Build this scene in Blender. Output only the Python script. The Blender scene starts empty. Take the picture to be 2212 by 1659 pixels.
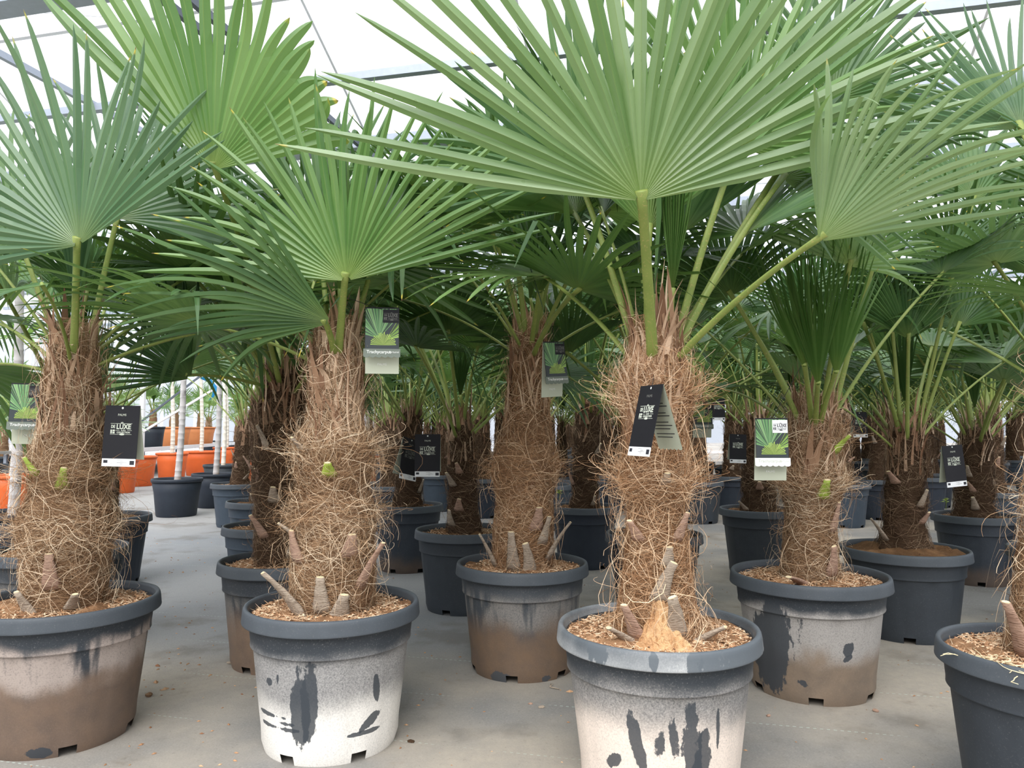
import bpy, math, random
import numpy as np
from mathutils import Vector

# ------------------------------------------------------------------ camera, world, exposure
W, H_IMG, F = 2212.0, 1659.0, 1600.0
CAM_H, HORIZON = 0.89, 925.0
PITCH = math.atan((HORIZON - H_IMG / 2) / F)
scene = bpy.context.scene
COL = scene.collection
cam_data = bpy.data.cameras.new('camera')
cam_data.sensor_width = 36.0
cam_data.lens = F / W * 36.0
cam_data.clip_start = 0.05
cam = bpy.data.objects.new('camera', cam_data)
COL.objects.link(cam)
cam.location = (0, 0, CAM_H)
cam.rotation_euler = (math.pi / 2 + PITCH, 0, 0)
scene.camera = cam

world = bpy.data.worlds.new('overcast_sky')
scene.world = world
world.use_nodes = True
wn, wl = world.node_tree.nodes, world.node_tree.links
wn.clear()
w_out = wn.new('ShaderNodeOutputWorld')
w_bg = wn.new('ShaderNodeBackground')
w_geo = wn.new('ShaderNodeTexCoord')
w_sep = wn.new('ShaderNodeSeparateXYZ')
w_ramp = wn.new('ShaderNodeValToRGB')
wl.new(w_geo.outputs['Generated'], w_sep.inputs[0])
wl.new(w_sep.outputs['Z'], w_ramp.inputs[0])
w_ramp.color_ramp.elements[0].position = 0.0
w_ramp.color_ramp.elements[0].color = (0.27, 0.29, 0.32, 1)
w_ramp.color_ramp.elements[1].position = 0.9
w_ramp.color_ramp.elements[1].color = (1.0, 1.0, 1.0, 1)
wl.new(w_ramp.outputs[0], w_bg.inputs[0])
w_bg.inputs[1].default_value = 2.0
wl.new(w_bg.outputs[0], w_out.inputs[0])

# pale sun behind the camera, softened by cloud and the milky glass
sun_d = bpy.data.lights.new('veiled_sun', 'SUN')
sun_d.energy = 3.0
sun_d.angle = math.radians(50)
sun_d.color = (1.0, 0.97, 0.92)
sun = bpy.data.objects.new('veiled_sun', sun_d)
COL.objects.link(sun)
sun.rotation_euler = (math.radians(40), 0, math.radians(-14))

scene.view_settings.view_transform = 'Standard'
scene.view_settings.look = 'None'
scene.view_settings.gamma = 1.0
scene.view_settings.use_curve_mapping = False
scene.view_settings.exposure = 0.60
scene.cycles.max_bounces = 10
scene.cycles.transparent_max_bounces = 24
scene.cycles.use_denoising = True

CP, SP = math.cos(PITCH), math.sin(PITCH)
def ray(px, py):
    cx, cy = (px - W / 2) / F, (H_IMG / 2 - py) / F
    return np.array([cx, CP - SP * cy, SP + CP * cy])
CAM = np.array([0, 0, CAM_H])
def at(px, py, y):
    r = ray(px, py)
    return CAM + r * (y / r[1])
def on_plane(px, py, z):
    r = ray(px, py)
    return CAM + r * ((z - CAM_H) / r[2])
def unit(v):
    v = np.asarray(v, float)
    return v / max(1e-9, np.linalg.norm(v))

# ------------------------------------------------------------------ materials
def new_mat(name):
    m = bpy.data.materials.new(name)
    m.use_nodes = True
    m.node_tree.nodes.clear()
    return m, m.node_tree.nodes, m.node_tree.links
class G:
    """small node-graph helper"""
    def __init__(self, name):
        self.m, self.n, self.l = new_mat(name)
    def put(self, sock, v):
        if v is None: return
        if hasattr(v, 'links'): self.l.new(v, sock)
        else:
            if isinstance(v, (tuple, list)) and len(v) == 3 and sock.type == 'RGBA': v = (*v, 1)
            sock.default_value = v
    def math(self, op, a, b=None, c=None, clamp=False):
        x = self.n.new('ShaderNodeMath'); x.operation = op; x.use_clamp = clamp
        for s, v in zip(x.inputs, (a, b, c)): self.put(s, v)
        return x.outputs[0]
    def mix(self, f, a, b, blend='MIX'):
        x = self.n.new('ShaderNodeMix'); x.data_type = 'RGBA'; x.blend_type = blend
        self.put(x.inputs[0], f); self.put(x.inputs[6], a); self.put(x.inputs[7], b)
        return x.outputs[2]
    def noise(self, vec, scale, detail=3.0, rough=0.55):
        x = self.n.new('ShaderNodeTexNoise')
        if vec is not None: self.l.new(vec, x.inputs['Vector'])
        x.inputs['Scale'].default_value = scale; x.inputs['Detail'].default_value = detail
        x.inputs['Roughness'].default_value = rough
        return x.outputs[0]
    def ss(self, v, lo, hi):
        x = self.n.new('ShaderNodeMapRange'); x.interpolation_type = 'SMOOTHSTEP'
        self.put(x.inputs[0], v); x.inputs[1].default_value = lo; x.inputs[2].default_value = hi
        return x.outputs[0]
    def obj(self):
        return self.n.new('ShaderNodeTexCoord').outputs['Object']
    def xyz(self, vec):
        x = self.n.new('ShaderNodeSeparateXYZ'); self.l.new(vec, x.inputs[0]); return x.outputs
    def mapping(self, vec, scale=(1, 1, 1), loc=(0, 0, 0), rot=(0, 0, 0)):
        x = self.n.new('ShaderNodeMapping'); self.l.new(vec, x.inputs[0])
        x.inputs['Scale'].default_value = scale; x.inputs['Location'].default_value = loc
        x.inputs['Rotation'].default_value = rot
        return x.outputs[0]
    def bump(self, h, strength=0.3, dist=0.01):
        x = self.n.new('ShaderNodeBump'); self.l.new(h, x.inputs['Height'])
        x.inputs['Strength'].default_value = strength; x.inputs['Distance'].default_value = dist
        return x.outputs[0]
    def bsdf(self, col, rough=0.6, spec=0.5, normal=None, metal=0.0):
        x = self.n.new('ShaderNodeBsdfPrincipled')
        self.put(x.inputs['Base Color'], col); self.put(x.inputs['Roughness'], rough)
        x.inputs['Specular IOR Level'].default_value = spec; x.inputs['Metallic'].default_value = metal
        if normal is not None: self.l.new(normal, x.inputs['Normal'])
        return x.outputs[0]
    def out(self, sh):
        o = self.n.new('ShaderNodeOutputMaterial'); self.l.new(sh, o.inputs[0]); return self.m

def plain(name, col, rough=0.6, spec=0.4, metal=0.0, var=0.12, scale=20.0):
    g = G(name)
    n = g.noise(g.obj(), scale, 4)
    dark = tuple(c * (1 - var) for c in col); lite = tuple(min(1, c * (1 + var)) for c in col)
    return g.out(g.bsdf(g.mix(n, dark, lite), rough, spec, metal=metal))

def leaf_mat(name, dark, light, edge, trans, rough=0.30, spec=0.6):
    g = G(name)
    a = g.n.new('ShaderNodeAttribute'); a.attribute_name = 'seg'
    s = g.n.new('ShaderNodeSeparateColor'); g.l.new(a.outputs['Color'], s.inputs[0])
    t, rnd, cross = s.outputs[0], s.outputs[1], s.outputs[2]
    c = g.mix(rnd, dark, light)
    # paler towards the hub, yellow-green midrib, yellowed then scorched tips
    c = g.mix(g.math('MULTIPLY', g.ss(t, 0.22, 0.0), 0.45), c, edge)
    c = g.mix(g.math('MULTIPLY', g.ss(cross, 0.86, 1.0), 0.28), c, edge)
    nz = g.noise(g.obj(), 30.0, 2)
    veins = g.math('SINE', g.math('MULTIPLY', cross, 42.0))
    c = g.mix(g.math('MULTIPLY', g.math('ADD', g.math('MULTIPLY', veins, 0.5), 0.5), 0.16), c, (0.03, 0.08, 0.015))
    sick = g.ss(rnd, 0.45, 0.9)
    c = g.mix(g.math('MULTIPLY', g.ss(t, 0.955, 0.975), sick), c, (0.62, 0.50, 0.06))
    c = g.mix(g.math('MULTIPLY', g.ss(t, 0.982, 0.99), sick), c, (0.16, 0.07, 0.03))
    b = g.bsdf(c, g.math('ADD', rough, g.math('MULTIPLY', nz, 0.12)), spec,
               normal=g.bump(veins, 0.05, 0.002))
    tr = g.n.new('ShaderNodeBsdfTranslucent')
    g.l.new(g.mix(0.5, c, g.mix(0.5, c, (0.36, 0.60, 0.06))), tr.inputs[0])
    m = g.n.new('ShaderNodeMixShader'); m.inputs[0].default_value = trans
    g.l.new(b, m.inputs[1]); g.l.new(tr.outputs[0], m.inputs[2])
    return g.out(m.outputs[0])
M = {}
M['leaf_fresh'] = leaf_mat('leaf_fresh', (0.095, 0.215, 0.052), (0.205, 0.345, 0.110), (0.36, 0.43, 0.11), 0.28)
M['leaf_pale'] = leaf_mat('leaf_pale', (0.135, 0.240, 0.085), (0.29, 0.41, 0.20), (0.27, 0.36, 0.08), 0.28, 0.24, 0.7)  # glaucous underside; base colour also lightened for sheen and light shining through
M['leaf_mid'] = leaf_mat('leaf_mid', (0.042, 0.112, 0.034), (0.105, 0.205, 0.066), (0.24, 0.30, 0.08), 0.20, 0.36, 0.4)  # base green darkened to put canopy shade into the leaf
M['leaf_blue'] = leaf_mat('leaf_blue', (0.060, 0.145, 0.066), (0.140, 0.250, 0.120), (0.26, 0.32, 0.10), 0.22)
M['leaf_deep'] = leaf_mat('leaf_deep', (0.020, 0.062, 0.018), (0.050, 0.118, 0.034), (0.13, 0.18, 0.05), 0.18, 0.40, 0.3)  # darkest leaf copy, deep shade inside the rows put into its green

def petiole_mat():
    g = G('petiole_green')
    p = g.obj(); n = g.noise(p, 14, 3)
    c = g.mix(n, (0.13, 0.20, 0.035), (0.29, 0.345, 0.09))
    n2 = g.noise(p, 180, 2)
    c = g.mix(g.ss(n2, 0.58, 0.7), c, (0.33, 0.30, 0.10))
    return g.out(g.bsdf(c, 0.5, 0.4))
M['petiole'] = petiole_mat()

def fibre_mat(name, a, b, c3):
    g = G(name)
    at_ = g.n.new('ShaderNodeAttribute'); at_.attribute_name = 'seg'
    s = g.n.new('ShaderNodeSeparateColor'); g.l.new(at_.outputs['Color'], s.inputs[0])
    r = g.n.new('ShaderNodeValToRGB')
    e = r.color_ramp.elements
    e[0].position = 0.0; e[0].color = (*a, 1); e[1].position = 1.0; e[1].color = (*c3, 1)
    x = r.color_ramp.elements.new(0.55); x.color = (*b, 1)
    g.l.new(s.outputs[1], r.inputs[0])
    return g.out(g.bsdf(r.outputs[0], 0.75, 0.25))
M['fibre'] = fibre_mat('coir_fibre', (0.18, 0.092, 0.045), (0.42, 0.265, 0.148), (0.80, 0.65, 0.47))
M['fibre_warm'] = fibre_mat('coir_fibre_warm', (0.21, 0.10, 0.045), (0.46, 0.265, 0.138), (0.78, 0.59, 0.40))
M['fibre_dark'] = fibre_mat('coir_fibre_dark', (0.075, 0.042, 0.024), (0.185, 0.112, 0.066), (0.40, 0.29, 0.19))  # darker coir copy, shade of the rear rows put into its colour
M['sheath'] = fibre_mat('dry_leaf_sheath', (0.17, 0.085, 0.048), (0.38, 0.235, 0.145), (0.66, 0.50, 0.36))

def bark_mat(name, a, b):
    g = G(name); p = g.obj()
    n = g.noise(g.mapping(p, (1, 1, 3)), 16, 5); n2 = g.noise(g.mapping(p, (1, 1, 7)), 60, 4)
    c = g.mix(n, a, b); c = g.mix(g.math('MULTIPLY', g.ss(n2, 0.5, 0.75), 0.7), c, (0.07, 0.035, 0.018))
    return g.out(g.bsdf(c, 0.9, 0.15, normal=g.bump(n2, 0.8, 0.01)))
M['bark'] = bark_mat('fibrous_bark', (0.20, 0.11, 0.06), (0.38, 0.235, 0.135))
M['bark_dark'] = bark_mat('fibrous_bark_dark', (0.045, 0.026, 0.015), (0.10, 0.06, 0.035))  # bark copy dimmed so its colour carries the rear rows' shade
M['stub'] = bark_mat('weathered_leaf_base', (0.27, 0.20, 0.145), (0.60, 0.51, 0.41))
M['stub_pink'] = bark_mat('pinkish_leaf_base', (0.34, 0.20, 0.14), (0.55, 0.38, 0.29))
M['stub_green'] = plain('green_cut_stalk', (0.30, 0.40, 0.06), 0.5, 0.4, var=0.3)
M['cut'] = plain('pale_cut_face', (0.72, 0.60, 0.38), 0.8, 0.2)

def soil_mat(name, a, b):
    g = G(name); p = g.obj()
    n = g.noise(p, 45, 6, 0.7); n2 = g.noise(p, 8, 3)
    c = g.mix(n, a, b); c = g.mix(g.ss(n2, 0.45, 0.7), c, tuple(min(1, v * 1.35) for v in b))
    return g.out(g.bsdf(c, 0.95, 0.1, normal=g.bump(n, 1.0, 0.02)))
M['soil'] = soil_mat('peat_soil', (0.17, 0.08, 0.04), (0.40, 0.23, 0.125))
M['soil_dark'] = soil_mat('dark_peat_soil', (0.10, 0.05, 0.025), (0.25, 0.14, 0.07))  # same peat soil in darker browns
M['chips'] = fibre_mat('bark_chips', (0.22, 0.10, 0.05), (0.48, 0.28, 0.15), (0.76, 0.60, 0.42))
M['sawdust'] = soil_mat('orange_peat_dust', (0.58, 0.30, 0.13), (0.82, 0.52, 0.29))

def pot_mat(name, base=(0.034, 0.041, 0.050), dust=None, dust_rng=(0.0, 0.3, 0.05), dust_amt=0.0,
            mud=None, mud_h=0.0, mud_soft=0.05, lime=None, lime_h=0.0, patches=(), speck=0.4, seed=0, bare_at=(0.36, 0.46)):
    """plastic pot with its dirt: dust over the wall, mud up to mud_h, lime up to lime_h, scraped bare patches"""
    g = G(name); p = g.obj(); s = g.mapping(p, (1, 1, 1), (seed * 3.1, seed * 1.7, 0))
    x, y, z = g.xyz(p)
    n_big = g.noise(s, 5, 4); n_fray = g.noise(g.mapping(s, (1, 1, 0.45)), 70, 4, 0.7); n_mid = g.noise(s, 18, 4); n_fine = g.noise(s, 230, 3, 0.8)
    streak = g.noise(g.mapping(s, (9, 9, 1.1)), 1.6, 3)
    c = g.mix(n_mid, tuple(v * 0.85 for v in base), tuple(v * 1.2 for v in base))
    # light scuffing everywhere
    c = g.mix(g.math('MULTIPLY', g.ss(n_fine, 0.57, 0.72), speck), c, (0.34, 0.33, 0.31))
    if dust:
        lo, hi, soft = dust_rng
        zz = g.math('ADD', z, g.math('MULTIPLY', g.math('SUBTRACT', n_big, 0.5), 0.10))
        band = g.math('MULTIPLY', g.ss(zz, lo - soft, lo + soft), g.ss(zz, hi + soft, hi - soft))
        bare = g.ss(streak, *bare_at)
        f = g.math('MULTIPLY', g.math('MULTIPLY', band, bare), g.math('MULTIPLY_ADD', n_fine, 2.2, dust_amt - 1.1), clamp=True)
        c = g.mix(f, c, dust)
    if lime:
        zz = g.math('ADD', z, g.math('MULTIPLY', g.math('SUBTRACT', n_big, 0.5), 0.14))
        f = g.math('MULTIPLY', g.ss(zz, lime_h + 0.06, lime_h - 0.05), g.math('MULTIPLY_ADD', n_fine, 1.3, 0.25), clamp=True)
        c = g.mix(f, c, lime)
    if mud:
        zz = g.math('ADD', z, g.math('MULTIPLY', g.math('SUBTRACT', g.noise(g.mapping(s, (1, 1, 0.5)), 9, 4), 0.5), 0.16))
        f = g.math('MULTIPLY', g.ss(zz, mud_h + mud_soft, mud_h - mud_soft), g.math('MULTIPLY_ADD', n_mid, 0.7, 0.5), clamp=True)
        c = g.mix(f, c, g.mix(n_fine, mud, tuple(min(1, v * 1.5) for v in mud)))
    for (ax, az, rx, rz, tilt) in patches:      # bare plastic showing through on the side where y < 0
        xx = g.math('ADD', g.math('SUBTRACT', x, ax), g.math('MULTIPLY', g.math('SUBTRACT', z, az), tilt))
        d = g.math('ADD', g.math('POWER', g.math('ABSOLUTE', g.math('DIVIDE', xx, rx)), 2.0),
                   g.math('POWER', g.math('ABSOLUTE', g.math('DIVIDE', g.math('SUBTRACT', z, az), rz)), 2.0))
        d = g.math('ADD', d, g.math('ADD', g.math('ADD', g.math('MULTIPLY', g.math('SUBTRACT', n_mid, 0.5), 2.0), g.math('MULTIPLY', g.math('SUBTRACT', n_fray, 0.5), 2.4)), g.math('MULTIPLY', g.math('SUBTRACT', streak, 0.5), 5.0)))
        f = g.math('MULTIPLY', g.ss(d, 1.12, 0.86), g.ss(y, 0.0, -0.03))
        c = g.mix(g.math('MULTIPLY', f, 0.92), c, tuple(v * 1.15 for v in base))
    return g.out(g.bsdf(c, 0.55, 0.35, normal=g.bump(n_fine, 0.08, 0.003)))
GREY, BROWN, WHITE = (0.36, 0.33, 0.30), (0.17, 0.105, 0.07), (0.74, 0.69, 0.62)
M['pot_clean'] = pot_mat('pot_plastic_clean', speck=0.15)
M['pot_dark'] = pot_mat('pot_plastic_dark', (0.022, 0.029, 0.042), speck=0.08)
M['pot_blue'] = pot_mat('pot_plastic_blue_grey', (0.045, 0.062, 0.084), speck=0.12)
M['pot_soft'] = pot_mat('pot_plastic_mud_foot', (0.035, 0.043, 0.056), mud=(0.09, 0.065, 0.05), mud_h=0.08, speck=0.2)
M['pot_A'] = pot_mat('pot_streaked_mud', dust=(0.37, 0.31, 0.275), dust_rng=(0.17, 0.30, 0.02), dust_amt=1.0, mud=(0.135, 0.092, 0.066), mud_h=0.205, mud_soft=0.03, seed=1,
                     patches=((-0.12, 0.05, 0.016, 0.012, 0.5), (0.05, 0.02, 0.03, 0.012, 0)))
M['pot_B'] = pot_mat('pot_limed_pale', dust=(0.36, 0.35, 0.34), dust_rng=(-0.1, 0.29, 0.03), dust_amt=0.72, lime=(0.80, 0.77, 0.72), lime_h=0.135, seed=2, bare_at=(0.05, 0.1),
                     patches=((-0.034, 0.16, 0.026, 0.095, 0.03), (-0.008, 0.165, 0.022, 0.105, 0), (-0.12, 0.125, 0.05, 0.006, -0.1), (-0.10, 0.095, 0.06, 0.006, 0.2),
                              (-0.085, 0.11, 0.03, 0.005, -0.3), (-0.125, 0.215, 0.012, 0.012, 0), (-0.10, 0.225, 0.006, 0.016, 0), (0.135, 0.10, 0.012, 0.02, -0.8), (0.12, 0.075, 0.03, 0.006, -0.9), (0.155, 0.19, 0.006, 0.03, 0)))
M['pot_C'] = pot_mat('pot_limed_scraped', dust=(0.34, 0.325, 0.31), dust_rng=(0.02, 0.29, 0.03), dust_amt=0.62, lime=(0.76, 0.66, 0.58), lime_h=0.195, seed=3, bare_at=(0.05, 0.1),
                     patches=((-0.088, 0.175, 0.014, 0.07, 0.22), (-0.035, 0.18, 0.014, 0.045, -0.1), (-0.008, 0.19, 0.014, 0.06, 0.1), (0.035, 0.17, 0.026, 0.11, 0), (0.062, 0.12, 0.02, 0.10, 0.0), (-0.13, 0.12, 0.012, 0.018, -0.4), (0.10, 0.20, 0.005, 0.05, 0)))
M['pot_E'] = pot_mat('pot_mud_caked', (0.052, 0.06, 0.07), dust=(0.23, 0.215, 0.20), dust_rng=(0.18, 0.30, 0.03), dust_amt=0.75, mud=(0.14, 0.092, 0.06), mud_h=0.20, mud_soft=0.05, seed=4,
                     patches=((-0.08, 0.015, 0.04, 0.02, 0), (0.08, 0.012, 0.02, 0.012, 0)))
M['pot_F'] = pot_mat('pot_dusty_grey', dust=(0.36, 0.34, 0.32), dust_rng=(0.13, 0.29, 0.02), dust_amt=0.95, mud=(0.18, 0.135, 0.098), mud_h=0.155, mud_soft=0.04, seed=5, bare_at=(0.05, 0.1),
                     patches=((0.035, 0.185, 0.018, 0.02, -0.3), (0.03, 0.155, 0.014, 0.012, -0.9), (-0.10, 0.07, 0.012, 0.012, 0.5), (-0.165, 0.2, 0.045, 0.14, 0.0)))
M['pot_H'] = pot_mat('pot_brown_foot', dust=(0.2, 0.185, 0.17), dust_rng=(0.12, 0.27, 0.03), dust_amt=0.7, mud=(0.17, 0.115, 0.08), mud_h=0.19, seed=6)
M['rim'] = pot_mat('pot_rim', (0.062, 0.073, 0.086), speck=0.14)  # base colour lightened to carry the sky's sheen on the rim
M['rim_limed'] = pot_mat('pot_rim_limed', (0.08, 0.094, 0.108), lime=(0.52, 0.53, 0.53), lime_h=0.345, speck=0.25, seed=9, patches=((0.14, .37, .09, .06, 0), (-.17, .37, .02, .03, 0), (-.06, .37, .012, .02, 0), (.03, .37, .02, .03, 0)))  # lime smears over a base colour lightened for the sky's sheen
M['pot_inside'] = plain('pot_inside', (0.02, 0.022, 0.026), 0.8, 0.2)
M['orange'] = plain('orange_plastic', (0.72, 0.135, 0.03), 0.5, 0.35, var=0.12, scale=8)
M['terracotta'] = plain('pale_terracotta', (0.70, 0.26, 0.10), 0.6, 0.3, var=0.12, scale=8)
def cane_mat(name, a, b):
    g = G(name); p = g.obj()
    n = g.noise(g.mapping(p, (1, 1, 0.4)), 30, 4); n2 = g.noise(p, 7, 3)
    c = g.mix(n, a, b); c = g.mix(g.ss(n2, 0.58, 0.75), c, tuple(v * 0.7 for v in a))
    return g.out(g.bsdf(c, 0.7, 0.25))
M['cane_grey'] = cane_mat('pale_grey_cane', (0.46, 0.43, 0.42), (0.70, 0.67, 0.66))
M['cane_cream'] = cane_mat('cream_cane', (0.80, 0.72, 0.60), (0.95, 0.90, 0.82))
M['strap'] = leaf_mat('strap_leaf', (0.13, 0.30, 0.06), (0.30, 0.50, 0.12), (0.4, 0.55, 0.15), 0.35)
M['steel'] = plain('galvanised_steel', (0.36, 0.40, 0.47), 0.45, 0.5, metal=0.3)
M['steel_dark'] = plain('dark_steel', (0.10, 0.12, 0.15), 0.5, 0.4)
M['white_paint'] = plain('white_painted_steel', (0.86, 0.86, 0.88), 0.5, 0.4, var=0.04)
M['blue_ribbon'] = plain('blue_ribbon', (0.03, 0.36, 0.80), 0.4, 0.5)
M['red_ribbon'] = plain('red_ribbon', (0.75, 0.06, 0.06), 0.5, 0.4)
M['card_black'] = plain('black_card', (0.014, 0.014, 0.018), 0.5, 0.25, var=0.2)
M['card_pale'] = plain('sage_card', (0.50, 0.54, 0.43), 0.5, 0.35, var=0.05)
M['card_band'] = plain('grey_green_band', (0.17, 0.20, 0.17), 0.5, 0.35, var=0.08)
M['card_white'] = plain('white_card', (0.86, 0.88, 0.90), 0.45, 0.4, var=0.03)
M['card_blue'] = plain('sky_print', (0.30, 0.47, 0.62), 0.45, 0.4, var=0.3, scale=60)
M['print_white'] = plain('white_print', (0.80, 0.82, 0.80), 0.5, 0.3, var=0.03)
M['print_sage'] = plain('sage_print', (0.60, 0.64, 0.55), 0.5, 0.3, var=0.03)
M['print_dim'] = plain('grey_print', (0.16, 0.16, 0.15), 0.5, 0.3, var=0.03)
M['print_dark'] = plain('dark_print', (0.03, 0.03, 0.04), 0.5, 0.3, var=0.03)
M['string'] = plain('black_string', (0.02, 0.02, 0.02), 0.8, 0.2)
def vcol_mat(name):
    g = G(name); a = g.n.new('ShaderNodeAttribute'); a.attribute_name = 'seg'
    return g.out(g.bsdf(a.outputs['Color'], 0.4, 0.45))
M['print'] = vcol_mat('printed_picture')

def glass_mat(name, t):
    g = G(name)
    tr = g.n.new('ShaderNodeBsdfTransparent'); tr.inputs[0].default_value = (0.97, 0.98, 1.0, 1)
    gl = g.n.new('ShaderNodeBsdfGlossy'); gl.inputs['Roughness'].default_value = 0.15
    tl = g.n.new('ShaderNodeBsdfTranslucent'); tl.inputs[0].default_value = (0.95, 0.96, 1.0, 1)
    m1 = g.n.new('ShaderNodeMixShader'); m1.inputs[0].default_value = 0.5
    g.l.new(tl.outputs[0], m1.inputs[1]); g.l.new(gl.outputs[0], m1.inputs[2])
    m2 = g.n.new('ShaderNodeMixShader'); m2.inputs[0].default_value = t
    g.l.new(tr.outputs[0], m2.inputs[1]); g.l.new(m1.outputs[0], m2.inputs[2])
    return g.out(m2.outputs[0])
M['glass'] = glass_mat('greenhouse_glass', 0.10)

ROT = math.radians(-13.5)       # the greenhouse grid is turned against the view
CR, SR = math.cos(ROT), math.sin(ROT)
def ground_mat():
    g = G('woven_ground_cover'); p = g.obj(); x, y, z = g.xyz(p)
    n1 = g.noise(p, 0.9, 4); n2 = g.noise(p, 5, 5, 0.65); n3 = g.noise(p, 160, 2, 0.7); n4 = g.noise(p, 30, 4, 0.7); n5 = g.noise(p, 75, 3, 0.8)
    c = g.mix(n3, (0.125, 0.125, 0.122), (0.26, 0.253, 0.243))
    # tan dust settled in front, bluish bare cloth along the aisle
    c = g.mix(g.math('MULTIPLY', g.ss(n1, 0.36, 0.62), g.math('MULTIPLY_ADD', n4, 0.6, 0.35)), c, (0.43, 0.375, 0.30))
    c = g.mix(g.math('MULTIPLY', g.ss(n2, 0.60, 0.74), 0.45), c, (0.16, 0.125, 0.09))
    blue = g.math('MULTIPLY', g.ss(y, 2.6, 3.3), g.ss(x, 0.2, -0.4))
    c = g.mix(g.math('MULTIPLY', blue, 0.75), c, g.mix(n3, (0.165, 0.18, 0.20), (0.275, 0.29, 0.31)))
    far = g.math('MULTIPLY', g.ss(y, 6.0, 7.2), g.ss(x, -0.8, -1.4))
    c = g.mix(g.math('MULTIPLY', far, 0.85), c, g.mix(n4, (0.27, 0.265, 0.26), (0.38, 0.37, 0.36)))
    c = g.mix(g.math('MULTIPLY', g.ss(n5, 0.56, 0.72), 0.35), c, (0.40, 0.37, 0.32))
    c = g.mix(g.math('MULTIPLY', g.ss(n5, 0.40, 0.28), 0.45), c, (0.09, 0.08, 0.07))
    c = g.mix(g.math('MULTIPLY', g.ss(g.noise(p, 2.1, 5, 0.6), 0.52, 0.66), 0.45), c, (0.115, 0.098, 0.078))
    # marker threads woven into the cloth, every 37 cm
    v = g.math('ADD', g.math('MULTIPLY', x, -SR), g.math('MULTIPLY', y, CR))
    u = g.math('ADD', g.math('MULTIPLY', x, CR), g.math('MULTIPLY', y, SR))
    fr = g.math('ABSOLUTE', g.math('SUBTRACT', g.math('FRACT', g.math('DIVIDE', v, 0.37)), 0.5))
    ln = g.ss(fr, 0.0062, 0.0035)
    dash = g.ss(g.math('SINE', g.math('MULTIPLY', u, 330.0)), -0.2, 0.3)
    vis = g.ss(g.noise(p, 2.4, 3), 0.42, 0.60)
    c = g.mix(g.math('MULTIPLY', g.math('MULTIPLY', ln, dash), g.math('MULTIPLY', vis, 0.7)), c, (0.50, 0.60, 0.54))
    return g.out(g.bsdf(c, 0.8, 0.3, normal=g.bump(n3, 0.25, 0.004)))
M['ground'] = ground_mat()

# ------------------------------------------------------------------ mesh helpers
def np_mesh(name, verts, quads, mat=None, seg=None, smooth=True, tris=None):
    me = bpy.data.meshes.new(name)
    verts = np.asarray(verts, np.float32).reshape(-1, 3)
    quads = np.asarray(quads, np.int32).reshape(-1, 4) if quads is not None and len(quads) else np.zeros((0, 4), np.int32)
    tris = np.asarray(tris, np.int32).reshape(-1, 3) if tris is not None and len(tris) else np.zeros((0, 3), np.int32)
    if seg is not None: seg = np.asarray(seg, np.float32).reshape(-1, 3)
    used = np.unique(np.concatenate([quads.ravel(), tris.ravel()]))
    if len(used) < len(verts):
        rm = np.zeros(len(verts), np.int32); rm[used] = np.arange(len(used), dtype=np.int32)
        verts = verts[used]; quads = rm[quads]; tris = rm[tris]
        if seg is not None: seg = seg[used]
    me.vertices.add(len(verts)); me.vertices.foreach_set('co', verts.ravel())
    li = np.concatenate([quads.ravel(), tris.ravel()]).astype(np.int32)
    me.loops.add(len(li)); me.loops.foreach_set('vertex_index', li)
    n = len(quads) + len(tris)
    me.polygons.add(n)
    st = np.concatenate([np.arange(len(quads)) * 4, len(quads) * 4 + np.arange(len(tris)) * 3]).astype(np.int32)
    me.polygons.foreach_set('loop_start', st)
    me.polygons.foreach_set('use_smooth', np.full(n, smooth, bool))
    me.update(calc_edges=True)
    if seg is not None:
        a = me.color_attributes.new('seg', 'FLOAT_COLOR', 'POINT')
        full = np.ones((len(verts), 4), np.float32); full[:, :3] = seg
        a.data.foreach_set('color', full.ravel())
    if mat: me.materials.append(M[mat])
    return me
def add(name, me, parent=None):
    o = bpy.data.objects.new(name, me); COL.objects.link(o)
    if parent is not None: o.parent = parent
    return o
def empty(name, loc=(0, 0, 0)):
    o = bpy.data.objects.new(name, None); o.empty_display_size = 0.1
    o.location = loc; COL.objects.link(o); return o
def tag(o, label=None, cat=None, group=None, kind=None):
    if label: o['label'] = label
    if cat: o['category'] = cat
    if group: o['group'] = group
    if kind: o['kind'] = kind
    return o
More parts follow.
